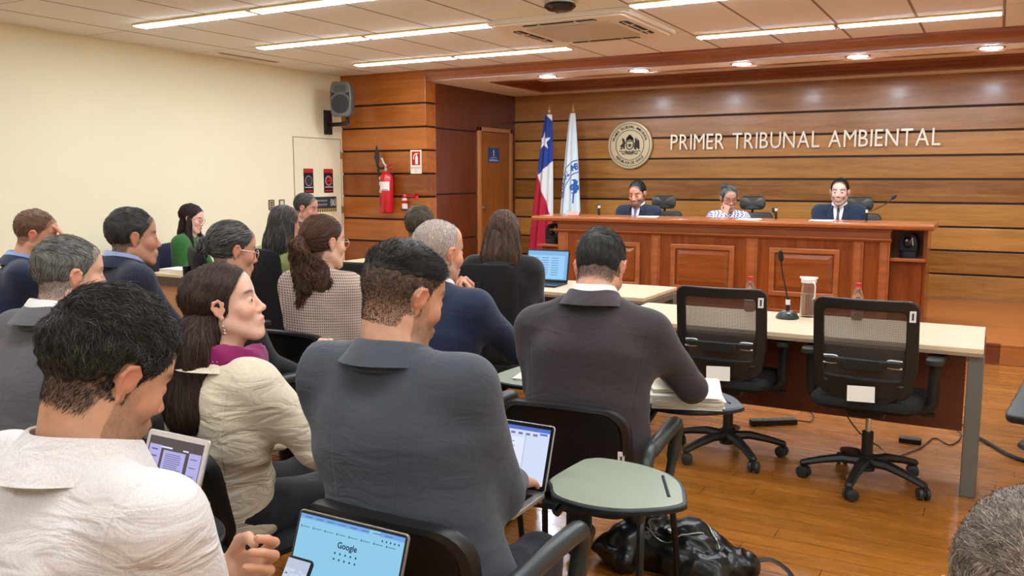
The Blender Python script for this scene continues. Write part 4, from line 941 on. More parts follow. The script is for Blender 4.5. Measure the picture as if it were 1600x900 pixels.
def laptop(name, label, corner, rz, w=0.31, hgt=0.205, lean=20, kind='doc', shell=(150, 146, 140), bezel=(18, 18, 20), pal=None, tilt=0.0, keys=True, bz=0.012, th=0.007, cat='laptop'):
    """corner = world position of the hinge centre; screen faces local -y"""
    t = thing(name, label, cat, corner, rz); t.rotation_euler = (tilt, 0, rz)
    sh = mat('shell_%d_%d_%d' % shell, shell, 0.35, 0.5)
    M = Matrix.Rotation(math.radians(90 - lean), 4, 'X')
    L = Matrix.Translation((0, 0, 0.012)) @ M
    b = MB(); b.T = L; b.prism(rrect(-w / 2, w / 2, 0, hgt, 0.01), -th / 2, th / 2); lid = obj('lid', b, sh, t, 0.002)
    b = MB(); b.T = L; b.prism(rrect(-w / 2 + 0.003, w / 2 - 0.003, 0.003, hgt - 0.003, 0.008), th / 2, th / 2 + 0.0008); obj('bezel', b, mat('bezel_%d_%d_%d' % bezel, bezel, 0.3), lid)
    b = MB(); b.T = L @ Matrix.Translation((0, hgt / 2 + 0.002, th / 2 + 0.001)); screen_art(b, w / 2 - bz, hgt / 2 - bz - 0.003, kind)
    pal = pal or [(200, 212, 240), (96, 104, 128), (110, 140, 220), (52, 46, 48), (170, 170, 220), (212, 216, 244)]
    ms = [emat('screen_%d_%d_%d' % c, c, 0.42 if i != 1 and i != 3 else 0.38) for i, c in enumerate(pal)]
    obj('screen', b, ms, lid, smooth=False)
    if keys:
        b = MB(); b.prism(rrect(-w / 2, w / 2, -hgt * 1.02, 0.004, 0.01), 0, 0.012); base = obj('base', b, sh, t, 0.002)
        b = MB()
        for r in range(5):
            for k in range(13): x = -w / 2 + 0.02 + k * (w - 0.04) / 13; y = -0.03 - r * 0.019; b.box(x, x + (w - 0.04) / 13 - 0.003, y - 0.016, y, 0.012, 0.0135)
        obj('keyboard', b, mat('keys', (24, 24, 26), 0.5), base)
        obj('trackpad', MB().box(-0.05, 0.05, -hgt + 0.01, -hgt + 0.075, 0.012, 0.0125), mat('trackpad', (130, 128, 124), 0.4, 0.4), base)
    return t
# laptop on the side table
laptop('laptop', 'open laptop with bright blue page on the far table by the long-haired woman', (-3.02, 5.95, 0.74), math.radians(4), 0.36, 0.25, 12, 'page', (40, 42, 48), pal=[(120, 176, 224), (84, 120, 170), (60, 120, 200), (40, 60, 90), (150, 196, 236), (150, 200, 240)])

# cables and power strip under the witness table
cb = mat('cable_black', (18, 17, 16), 0.5)
t = thing('power_strip', 'black power strip lying on the floor by the left mesh chair', 'power strip', (-1.15, 5.45, 0), math.radians(35))
obj('body', MB().prism(rrect(-0.15, 0.15, -0.03, 0.03, 0.01), 0, 0.035), mat('strip_dark', (40, 34, 28), 0.5), t, 0.004)
b = MB()
for k in range(6): b.lathe([(0, 0.037), (0.016, 0.036), (0.018, 0.034)], (-0.115 + k * 0.045, 0, 0), 14)
obj('socket', b, mat('slot_dark'), t)
def cable(label, pts, r=0.004):
    b = MB(); b.tube(spline(pts, 6), r, 6); o = obj('power_cable', b, cb); tag(o, label, 'cable'); return o
cable('black cable looping over the floor from the power strip', [(-1.02, 5.54, 0.02), (-0.95, 5.62, 0.006), (-1.0, 5.85, 0.006), (-1.25, 5.95, 0.006), (-1.3, 6.15, 0.006), (-1.05, 6.3, 0.006), (-0.85, 6.2, 0.006), (-0.95, 6.05, 0.006), (-1.1, 6.1, 0.006)])
cable('black cable with adapter trailing under the right mesh chair', [(-0.78, 5.25, 0.3), (-0.62, 5.2, 0.1), (-0.5, 5.25, 0.006), (-0.42, 5.1, 0.006), (-0.3, 5.35, 0.006), (-0.24, 5.6, 0.006), (-0.15, 5.5, 0.006), (-0.1, 5.75, 0.006), (-0.17, 5.9, 0.02), (-0.1, 6.0, 0.006), (-0.05, 5.9, 0.006)])
tag(obj('power_adapter', MB().prism(rrect(-0.06 - 0.36, 0.0 - 0.3, 5.42, 5.48, 0.008), 0.0, 0.03), cb, bevel=0.004), 'small black power adapter on the floor under the right mesh chair', 'adapter')
cable('thick black cable running to the footrest right of the table leg', [(-0.02, 5.75, 0.01), (0.06, 5.6, 0.01), (0.16, 5.42, 0.01), (0.32, 5.3, 0.01), (0.6, 5.2, 0.01)], 0.011)
# dark padded object at the right edge (chair seen end-on)
t = thing('folded_bench', 'dark padded seat pad on a low stand at the right edge behind the table', 'seat', (0.36, 5.75, 0), math.radians(-12))
b = MB(); b.T = Matrix.Translation((0.0, 0, 0.26)) @ Matrix.Rotation(0.25, 4, 'X'); b.prism(rrect(-0.2, 0.3, -0.28, 0.28, 0.05), -0.025, 0.025); obj('pad', b, mat('pad_dark', (42, 46, 42), 0.4), t, 0.015, seg=3)
obj('stand', MB().tube([(0.0, -0.05, 0.0), (0.0, -0.05, 0.24)], 0.04, 12), blk2, t); obj('foot', MB().lathe([(0, 0), (0.16, 0), (0.15, 0.02), (0, 0.03)], (0, -0.05, 0)), blk2, t)
# ------------------------------------------------------------------ sculpting: distance fields meshed with surface nets
f32 = np.float32
class SDF:
    def __init__(s, lo, hi, h, M=None):
        s.lo = np.array(lo, f32); s.h = h; n = np.maximum(4, np.ceil((np.array(hi) - np.array(lo)) / h).astype(int) + 1); s.n = n
        g = [s.lo[i] + h * np.arange(n[i], dtype=f32) for i in range(3)]
        s.X, s.Y, s.Z = np.meshgrid(*g, indexing='ij'); s.D = np.full(tuple(n), 1.0, f32); s.q = (s.X, s.Y, s.Z)
        s.qs = 1.0
    def frame(s, R=None, c=None, sc=1.0):
        if R is None: s.q = (s.X, s.Y, s.Z); s.qs = 1.0; return s
        x, y, z = s.X - c[0], s.Y - c[1], s.Z - c[2]
        s.q = tuple(((R[0][i] * x + R[1][i] * y + R[2][i] * z) / sc).astype(f32) for i in range(3)); s.qs = sc; return s
    def cone(s, a, b, ra, rb, sq=1.0, sx=1.0):
        x, y, z = s.q; a = (a[0] / sx, a[1] / sq, a[2]); b = (b[0] / sx, b[1] / sq, b[2])
        d = [b[i] - a[i] for i in range(3)]; L = sum(v * v for v in d) + 1e-9
        px, py, pz = x / sx - a[0], y / sq - a[1], z - a[2]
        t = np.clip((px * d[0] + py * d[1] + pz * d[2]) / L, 0, 1)
        return (np.sqrt((px - t * d[0]) ** 2 + (py - t * d[1]) ** 2 + (pz - t * d[2]) ** 2) - (ra + (rb - ra) * t)) * min(1, (sq + 1) / 2, (sx + 1) / 2)
    def ell(s, c, r):
        x, y, z = s.q; px, py, pz = x - c[0], y - c[1], z - c[2]
        k0 = np.sqrt((px / r[0]) ** 2 + (py / r[1]) ** 2 + (pz / r[2]) ** 2); k1 = np.sqrt((px / r[0] ** 2) ** 2 + (py / r[1] ** 2) ** 2 + (pz / r[2] ** 2) ** 2) + 1e-6
        return k0 * (k0 - 1) / k1
    def U(s, d, k=0.01):
        d = d * s.qs; h = np.maximum(k - np.abs(s.D - d), 0) / k; s.D = np.minimum(s.D, d) - h * h * k * 0.25; return s
    def C(s, d, k=0.01):
        """cut away the region where d < 0"""
        d = -d * s.qs; h = np.maximum(k - np.abs(s.D - d), 0) / k; s.D = np.maximum(s.D, d) + h * h * k * 0.25; return s
    def mesh(s):
        D = s.D; D[0] = D[-1] = 1; D[:, 0] = D[:, -1] = 1; D[:, :, 0] = D[:, :, -1] = 1
        ins = D < 0; n = D.shape
        cnt = np.zeros((n[0] - 1, n[1] - 1, n[2] - 1), np.int8)
        for i in (0, 1):
            for j in (0, 1):
                for k in (0, 1): cnt += ins[i:n[0] - 1 + i, j:n[1] - 1 + j, k:n[2] - 1 + k]
        act = (cnt > 0) & (cnt < 8); idx = np.argwhere(act)
        if len(idx) == 0: return np.zeros((0, 3), f32), np.zeros((0, 4), np.int32)
        vid = np.full(act.shape, -1, np.int32); vid[act] = np.arange(len(idx))
        cor = {}
        for i in (0, 1):
            for j in (0, 1):
                for k in (0, 1): cor[(i, j, k)] = D[idx[:, 0] + i, idx[:, 1] + j, idx[:, 2] + k]
        acc = np.zeros((len(idx), 3), f32); w = np.zeros(len(idx), f32)
        for a, b in [((i, j, k), tuple(np.add((i, j, k), e))) for e in ((1, 0, 0), (0, 1, 0), (0, 0, 1)) for i in (0, 1) for j in (0, 1) for k in (0, 1) if (i, j, k)[e.index(1)] == 0]:
            A, B = cor[a], cor[b]; m = (A < 0) != (B < 0); t = np.where(m, A / np.where(m, A - B, 1), 0)
            for ax in range(3): acc[:, ax] += np.where(m, a[ax] + t * (b[ax] - a[ax]), 0)
            w += m
        v = s.lo + (idx + acc / w[:, None]) * s.h
        F_ = []
        for ax in range(3):
            A = np.moveaxis(ins, ax, 0); V = np.moveaxis(vid, ax, 0)
            c = A[:-1] != A[1:]; c = c[:, 1:-1, 1:-1]; e = np.argwhere(c); i, j, k = e[:, 0], e[:, 1] + 1, e[:, 2] + 1
            q = np.stack([V[i, j - 1, k - 1], V[i, j, k - 1], V[i, j, k], V[i, j - 1, k]], 1)
            fl = A[i, j, k]
            if ax == 1: fl = ~fl
            q = np.where(fl[:, None], q, q[:, ::-1]); F_.append(q)
        f = np.concatenate(F_); f = f[(f >= 0).all(1)]
        return v.astype(f32), f
def vnormals(v, f):
    a = v[f[:, 2]] - v[f[:, 0]]; b = v[f[:, 3]] - v[f[:, 1]] if f.shape[1] == 4 else v[f[:, 1]] - v[f[:, 0]]
    n = np.cross(a, b); o = np.zeros_like(v)
    for k in range(f.shape[1]): np.add.at(o, f[:, k], n)
    return o / (np.linalg.norm(o, axis=1, keepdims=True) + 1e-12)
def relax(v, f, it=1, lam=0.5):
    for _ in range(it):
        s = np.zeros_like(v); c = np.zeros(len(v), f32)
        for k in range(f.shape[1]):
            a, b = f[:, k], f[:, (k + 1) % f.shape[1]]
            np.add.at(s, a, v[b]); np.add.at(c, a, 1); np.add.at(s, b, v[a]); np.add.at(c, b, 1)
        v = v + lam * (s / np.maximum(c, 1)[:, None] - v)
    return v
_rt = np.random.RandomState(7).rand(32, 32, 32).astype(f32)
def vnoise(p):
    i = np.floor(p).astype(int); t = p - i; t = t * t * (3 - 2 * t); o = 0
    for a in (0, 1):
        for b in (0, 1):
            for c in (0, 1):
                w = (t[:, 0] if a else 1 - t[:, 0]) * (t[:, 1] if b else 1 - t[:, 1]) * (t[:, 2] if c else 1 - t[:, 2])
                o = o + w * _rt[(i[:, 0] + a) & 31, (i[:, 1] + b) & 31, (i[:, 2] + c) & 31]
    return o * 2 - 1
def mix(a, b, w): return a + (np.asarray(b) - a) * np.clip(w, 0, 1)[:, None]
def smooth(e0, e1, x): t = np.clip((x - e0) / (e1 - e0), 0, 1); return t * t * (3 - 2 * t)

skin_m = attr_mat('skin', 0.5, noise=0.05, nscale=60, sss=0.12, spec=0.35, bump=0.08, bscale=700)
hair_m = attr_mat('hair', 0.42, noise=0.2, nscale=90, spec=0.35, bump=0.5, bscale=260)
strand_m = attr_mat('hair_strand', 0.5, spec=0.35)

def head_prims(g, s, female=False, ear=True, eyes=True, beard=0, chin=0.0, nose=1.0):
    """g.frame already set to the head frame"""
    fw_ = 0.93 if female else 1.0
    g.U(g.ell((0, -0.012, 0.035), (0.074, 0.096, 0.087)), 0.005)
    g.U(g.ell((0, 0.028, -0.03), (0.057 * fw_, 0.062, 0.084)), 0.03)
    for q in (-1, 1):
        g.U(g.cone((q * 0.052 * fw_, 0.0, -0.05), (q * 0.022 * fw_, 0.068, -0.098 - chin), 0.02, 0.016), 0.03)
        g.U(g.ell((q * 0.036, 0.062, -0.022), (0.024, 0.024, 0.026)), 0.02)
    g.U(g.ell((0, 0.076, -0.1 - chin), (0.022, 0.018, 0.017)), 0.022)
    g.U(g.cone((-0.034, 0.074, 0.028), (0.034, 0.074, 0.028), 0.011, 0.011), 0.02)
    g.U(g.ell((0, 0.05, 0.06), (0.05, 0.036, 0.04)), 0.03)
    for q in (-1, 1): g.C(g.ell((q * 0.031, 0.1, 0.004), (0.019, 0.016, 0.013)), 0.014)
    g.U(g.cone((0, 0.085, 0.016), (0, 0.1035, -0.026), 0.007, 0.0105 * nose), 0.012)
    g.U(g.ell((0, 0.1065, -0.028), (0.0095 * nose, 0.0105, 0.009)), 0.008)
    for q in (-1, 1): g.U(g.ell((q * 0.0125, 0.0975, -0.033), (0.0075, 0.009, 0.0075)), 0.006)
    g.U(g.ell((0, 0.084, -0.064), (0.028, 0.017, 0.022)), 0.016)
    g.U(g.cone((-0.016, 0.0965, -0.0585), (0.016, 0.0965, -0.0585), 0.0052, 0.0052), 0.006)
    g.U(g.cone((-0.013, 0.0955, -0.0705), (0.013, 0.0955, -0.0705), 0.006, 0.006), 0.005)
    g.C(g.cone((-0.022, 0.102, -0.0645), (0.022, 0.102, -0.0645), 0.0016, 0.0016), 0.004)
    if beard: g.U(g.ell((0, 0.06, -0.085), (0.045, 0.045, 0.042)), 0.02)
    if eyes:
        for q in (-1, 1):
            g.U(g.ell((q * 0.031, 0.0765, 0.003), (0.0145, 0.0145, 0.0135)), 0.004)
            g.C(g.ell((q * 0.031, 0.092, 0.002), (0.0125, 0.009, 0.0066)), 0.002)
    if ear:
        for q in (-1, 1):
            ex = 0.072
            pts = [(q * (ex + 0.0), 0.006, -0.002), (q * (ex + 0.006), 0.012, 0.016), (q * (ex + 0.010), 0.002, 0.027), (q * (ex + 0.014), -0.012, 0.024), (q * (ex + 0.014), -0.019, 0.008), (q * (ex + 0.009), -0.013, -0.012), (q * (ex + 0.004), -0.002, -0.025)]
            for a, b in zip(pts[:-1], pts[1:]): g.U(g.cone(a, b, 0.0042, 0.0042), 0.004)
            g.U(g.ell((q * (ex + 0.003), -0.002, -0.027), (0.005, 0.008, 0.009)), 0.006)
            g.U(g.ell((q * (ex + 0.004), -0.003, 0.004), (0.008, 0.018, 0.024)), 0.004)
            g.C(g.ell((q * (ex + 0.0155), -0.001, 0.004), (0.006, 0.007, 0.012)), 0.004)
HAIRLINE = {'short': ([-0.1, -0.085, -0.06, -0.035, -0.03, 0.0, 0.03, 0.05, 0.075, 0.1, 0.13], [-0.1, -0.045, -0.035, -0.028, 0.012, 0.02, 0.035, 0.055, 0.072, 0.085, 0.1]),
            'reced': ([-0.1, -0.085, -0.06, -0.035, -0.03, 0.0, 0.03, 0.05, 0.075, 0.1, 0.13], [-0.1, -0.045, -0.035, -0.028, 0.008, 0.014, 0.022, 0.028, 0.035, 0.045, 0.05]),
            'long': ([-0.12, -0.06, -0.03, 0.0, 0.03, 0.05, 0.075, 0.1, 0.13], [0.0, 0.005, 0.01, 0.02, 0.035, 0.05, 0.07, 0.085, 0.1])}
def cranial(p):   # direction-based radius helper: 1.0 on the cranium ellipsoid
    q = (p - np.array([0, -0.012, 0.035])) / np.array([0.074, 0.096, 0.087]); return np.linalg.norm(q, axis=1)

EAR = []
def strands(v, f, n, L, r, flow, lift=0.006, seed=0, m=7, curl=0.0, cf=0, mask=None, jit=0.25, cols=((30, 22, 18),), grav=None, hug=True, cn=3):
    """thin tapered locks that follow a shell; returns verts, faces, colours"""
    rs = np.random.RandomState(seed); nr = vnormals(v, f); cand = np.arange(len(v))
    if mask is not None: cand = cand[mask(v)]
    if len(cand) == 0: return np.zeros((0, 3), f32), np.zeros((0, 4), np.int32), np.zeros((0, 3), f32)
    idx = cand[rs.randint(0, len(cand), n)]; p = v[idx] + rs.normal(0, 0.002, (n, 3)); nn = nr[idx]
    bvh = BVHTree.FromPolygons([tuple(x) for x in v], [tuple(x) for x in f]) if hug else None
    pts = [p]; Ls = L * rs.uniform(0.55, 1.2, n); j = rs.normal(0, jit, (n, 3)); ph = rs.uniform(0, 6.28, n)
    for k in range(1, m):
        d = flow(p) + j; d -= nn * (d * nn).sum(1, keepdims=True); d /= np.linalg.norm(d, axis=1, keepdims=True) + 1e-9
        if curl:
            sd = np.cross(nn, d); d = d + sd * (curl * np.sin(ph + cf * k))[:, None] + nn * (0.5 * curl * np.cos(ph + cf * k))[:, None]; d /= np.linalg.norm(d, axis=1, keepdims=True)
        p = p + d * (Ls / (m - 1))[:, None]
        if hug:
            np_, nm = [], []
            for q in p:
                a = bvh.find_nearest(Vector(q))
                if a[0] is None: np_.append(q); nm.append((0, 0, 1))
                else: np_.append(a[0]); nm.append(a[1])
            np_ = np.array(np_); nm = np.array(nm); off = lift * (k / (m - 1)) ** 1.5 * (1 + j[:, 0] * 1.5) + r * 0.5
            p = np_ + nm * off[:, None]; nn = nm
        else: p = p + nn * (lift / (m - 1))
        pts.append(p)
    A = np.stack(pts, 1)      # n,m,3
    if EAR:      # keep the ears clear
        q_ = np.abs(((A - EAR[0]) @ EAR[1]) / EAR[2] * np.array([1, 0, 0])) + ((A - EAR[0]) @ EAR[1]) / EAR[2] * np.array([0, 1, 1]); q_ = (q_ - np.array([0.084, -0.003, 0.002])) / np.array([0.024, 0.021, 0.03])
        keep = ((q_ ** 2).sum(2) > 1).all(1); A = A[keep]; n = len(A)
        if n == 0: return np.zeros((0, 3), f32), np.zeros((0, 4), np.int32), np.zeros((0, 3), f32)
    T = np.gradient(A, axis=1); T /= np.linalg.norm(T, axis=2, keepdims=True) + 1e-9
    ref = rs.normal(0, 1, (n, 1, 3)); u = np.cross(T, ref); u /= np.linalg.norm(u, axis=2, keepdims=True) + 1e-9; w = np.cross(T, u)
    rad = r * np.interp(np.linspace(0, 1, m), [0, 0.2, 0.7, 1], [0.9, 1, 0.8, 0.15])[None, :, None] * rs.uniform(0.7, 1.3, (n, 1, 1))
    V = np.stack([A + rad * (math.cos(2 * PI * k / cn) * u + math.sin(2 * PI * k / cn) * w) for k in range(cn)], 2)
    V = V.reshape(-1, 3); base = (np.arange(n)[:, None, None] * m + np.arange(m - 1)[None, :, None]) * cn; k = np.arange(cn)[None, None]
    Q = np.stack([base + k, base + (k + 1) % cn, base + cn + (k + 1) % cn, base + cn + k], -1).reshape(-1, 4)
    cl = np.array([lin(c) for c in cols]); ci = cl[rs.randint(0, len(cl), n)] * np.exp(rs.normal(0, 0.28, (n, 1))); col = np.repeat(ci, m * cn, axis=0)
    return V.astype(f32), Q.astype(np.int32), col.astype(f32)
def join(parts):
    vs, fs, cs = [], [], []; o = 0
    for v, f, c in parts:
        if len(v) == 0: continue
        vs.append(v); fs.append(f + o); cs.append(c if np.ndim(c) == 2 else np.tile(np.array(c, f32), (len(v), 1))); o += len(v)
    return np.concatenate(vs), np.concatenate(fs), np.concatenate(cs)
def rot_head(yaw, pitch, roll):
    """columns right, forward, up; yaw left+, pitch down+, roll to the right+"""
    return np.array((Matrix.Rotation(yaw, 3, 'Z') @ Matrix.Rotation(-pitch, 3, 'X') @ Matrix.Rotation(roll, 3, 'Y')))
def ik(S, T, l1, l2, pole):
    S, T, pole = Vector(S), Vector(T), Vector(pole); d = T - S; L = d.length; L2 = min(L, (l1 + l2) * 0.995)
    T = S + d.normalized() * L2; a = (l1 * l1 - l2 * l2 + L2 * L2) / (2 * L2); hh = math.sqrt(max(0, l1 * l1 - a * a)); u = d.normalized()
    w = (pole - u * pole.dot(u)).normalized(); return S + u * a + w * hh, T

def hand_part(Wp, fwd, palm, side, curl=0.5, spread=0.1, h=0.0035, sc=1.0, col=(200, 150, 120), thumb=0.4):
    """hand from the wrist; fwd = finger direction, palm = palm normal, side = +1 when the thumb lies along +x of the hand frame"""
    y = Vector(fwd).normalized(); z = -Vector(palm); z = (z - y * z.dot(y)).normalized(); x = y.cross(z)
    R = np.array([[x[i], y[i], z[i]] for i in range(3)]); Wp = np.array(Wp)
    g = SDF((-0.075 * sc, -0.05 * sc, -0.11 * sc), (0.085 * sc, 0.2 * sc, 0.05 * sc), h); g.frame(np.eye(3), (0, 0, 0), sc)
    s = side
    g.U(g.cone((0, -0.045, 0), (0, 0.0, 0), 0.026, 0.025, 1, 1.0), 0.01)
    g.U(g.cone((s * 0.012, 0.02, 0), (s * 0.022, 0.082, 0), 0.016, 0.0125), 0.02); g.U(g.cone((-s * 0.012, 0.02, 0), (-s * 0.024, 0.076, 0), 0.016, 0.0115), 0.02)
    g.U(g.cone((0, 0.015, 0), (0, 0.08, 0.001), 0.018, 0.0125), 0.02)
    kn = [(0.031, 0.088, 0.042, 0.026, 0.02), (0.0105, 0.093, 0.046, 0.029, 0.021), (-0.0105, 0.089, 0.043, 0.027, 0.02), (-0.03, 0.079, 0.034, 0.021, 0.018)]
    for i, (kx, ky, a, b, c) in enumerate(kn):
        cu = curl[i] if isinstance(curl, (list, tuple)) else curl * (1 + 0.1 * i); ang = 0; p = Vector((s * kx, ky, 0)); sp = s * (1.5 - i) * spread * 0.5; rr_ = 0.0092 if i < 3 else 0.008
        for q, ln in enumerate((a, b, c)):
            ang += cu * (0.9 if q == 0 else 1.1 if q == 1 else 0.7); d = Vector((math.sin(sp) * math.cos(ang), math.cos(sp) * math.cos(ang), -math.sin(ang))); e = p + d * ln
            g.U(g.cone(p, e, rr_, rr_ * 0.93), 0.003); rr_ *= 0.93; p = e
    p = Vector((s * 0.022, 0.022, -0.006)); pts = [p, p + Vector((s * 0.024, 0.026, -0.012 - 0.01 * thumb)), p + Vector((s * (0.036 - 0.02 * thumb), 0.055, -0.02 - 0.022 * thumb)), p + Vector((s * (0.036 - 0.045 * thumb), 0.076, -0.022 - 0.035 * thumb))]
    for a, b, r0, r1 in zip(pts[:-1], pts[1:], (0.0155, 0.0115, 0.0098), (0.0115, 0.01, 0.0082)): g.U(g.cone(a, b, r0, r1), 0.008 if r0 > 0.012 else 0.003)
    v, f = g.mesh(); c = np.tile(np.array(lin(col), f32), (len(v), 1))
    k = smooth(0.08, 0.19, v[:, 1] / sc); c = mix(c, np.array(lin(col)) * np.array([1.05, 0.78, 0.72]), k * 0.5)
    return (v @ R.T + Wp).astype(f32), f, c

CLOTH = {}
def cloth_mat(name, col, kind='wool', rough=0.8, col2=None, seam=0.0, armx=0.0):
    if name in MATS: return MATS[name]
    m = bpy.data.materials.new(name); m.use_nodes = True; MATS[name] = m; h = NT(m)
    tc = h.n('TexCoord'); c = lin(col); sep = h.n('SeparateXYZ'); h.l(tc.outputs['Object'], sep.inputs[0])
    n = h.n('TexNoise'); n.inputs['Scale'].default_value = 6; n.inputs['Detail'].default_value = 5; h.l(tc.outputs['Object'], n.inputs['Vector'])
    fine = h.n('TexNoise'); fine.inputs['Scale'].default_value = 420; fine.inputs['Detail'].default_value = 2; h.l(tc.outputs['Object'], fine.inputs['Vector'])
    v = h.n('MapRange'); v.inputs[1].default_value = .2; v.inputs[2].default_value = .8; v.inputs[3].default_value = .82 if kind != 'smooth' else .95; v.inputs[4].default_value = 1.18 if kind != 'smooth' else 1.05; h.l(fine.outputs[0], v.inputs[0])
    vm = h.n('VectorMath', operation='SCALE'); vm.inputs[0].default_value = c; h.l(v.outputs[0], vm.inputs['Scale']); out = vm.outputs[0]
    if kind in ('tweed', 'print', 'pinstripe'):
        k = {'tweed': 480.0, 'print': 150.0, 'pinstripe': 260.0}[kind]
        wob = h.math('MULTIPLY_ADD', n.outputs[0], 4.0 if kind == 'tweed' else 9.0, 0.0)
        sx = h.math('SINE', h.math('ADD', h.math('MULTIPLY', h.math('ADD', sep.outputs[0], sep.outputs[1]), k), wob)); sz = h.math('SINE', h.math('ADD', h.math('MULTIPLY', sep.outputs[2], k), wob))
        if kind == 'tweed': fac = h.math('GREATER_THAN', h.math('MINIMUM', sx, sz), 0.05)
        elif kind == 'print': fac = h.math('GREATER_THAN', h.math('MULTIPLY', sx, sz), 0.1)
        else: fac = h.math('GREATER_THAN', sx, 0.93)
        mx = h.n('Mix', data_type='RGBA'); h.l(fac, mx.inputs[0]); h.l(out, mx.inputs[6]); mx.inputs[7].default_value = (*lin(col2), 1); out = mx.outputs[2]
    h.l(out, h.b.inputs['Base Color']); h.b.inputs['Roughness'].default_value = rough; h.b.inputs['Specular IOR Level'].default_value = 0.25
    h.b.inputs['Sheen Weight'].default_value = 0.15; h.b.inputs['Sheen Roughness'].default_value = 0.6
    # seams as shallow grooves, soft folds as bump
    w = h.n('TexNoise'); mp = h.n('Mapping'); mp.inputs['Scale'].default_value = (1.0, 1.0, 2.6); h.l(tc.outputs['Object'], mp.inputs[0]); h.l(mp.outputs[0], w.inputs['Vector']); w.inputs['Scale'].default_value = 7; w.inputs['Detail'].default_value = 3; w.inputs['Distortion'].default_value = 1.2
    ht = h.math('MULTIPLY', w.outputs[0], 0.02 if kind != 'linen' else 0.035)
    ht = h.math('MULTIPLY_ADD', fine.outputs[0], 0.0006, ht)
    ax = h.math('ABSOLUTE', sep.outputs[0])
    def groove_at(u, pos, wd, dp): return h.math('MULTIPLY', h.math('MINIMUM', h.math('DIVIDE', h.math('ABSOLUTE', h.math('SUBTRACT', u, pos)), wd), 1.0), dp)
    if seam: ht = h.math('ADD', ht, groove_at(ax, 0.0, 0.004, 0.003))
    if armx: ht = h.math('ADD', ht, groove_at(h.math('MULTIPLY_ADD', sep.outputs[2], -0.12, ax), armx - 0.12 * 0.95, 0.005, 0.004))
    bp = h.n('Bump'); bp.inputs['Strength'].default_value = 0.3 if kind != 'linen' else 0.5; bp.inputs['Distance'].default_value = 1.0; h.l(ht, bp.inputs['Height']); h.l(bp.outputs[0], h.b.inputs['Normal'])
    return m

def collar(parent, name, N, rb, rt, hgt, m, tilt=0.25, open_=0.45, fold=0.035, th=0.004, drop=0.05, sy=1.05, yc=0.0, flare=0.018):
    """folded collar round the neck; open at the front (+y)"""
    prof = [(0, 0), (0, hgt), (th * 1.5, hgt + 0.003), (th * 2.4, hgt), (th * 2.4 + flare, hgt - fold), (th * 1.4 + flare, hgt - fold + 0.002), (th * 1.1, hgt - 0.01), (th, 0)]
    na = 48; v = []; f = []; k = len(prof)
    for i in range(na + 1):
        a = open_ + (2 * PI - 2 * open_) * i / na + PI / 2      # starts at the front
        fr = (math.sin(a) + 1) / 2                                 # 1 at the front
        dz = -drop * fr ** 1.5; dy = math.sin(tilt) * 0
        for r, z in prof:
            rr_ = rb + (rt - rb) * (z / max(hgt, 1e-6)) + r
            v.append((N[0] + rr_ * math.cos(a), N[1] + yc + rr_ * sy * math.sin(a) + tilt * z, N[2] + z + dz))
    for i in range(na):
        for q in range(k): f.append((i * k + q, i * k + (q + 1) % k, (i + 1) * k + (q + 1) % k, (i + 1) * k + q))
    f.append(tuple(range(k))[::-1]); f.append(tuple(na * k + q for q in range(k)))
    return obj(name, MB().add(v, f), m, parent, sharp=60)

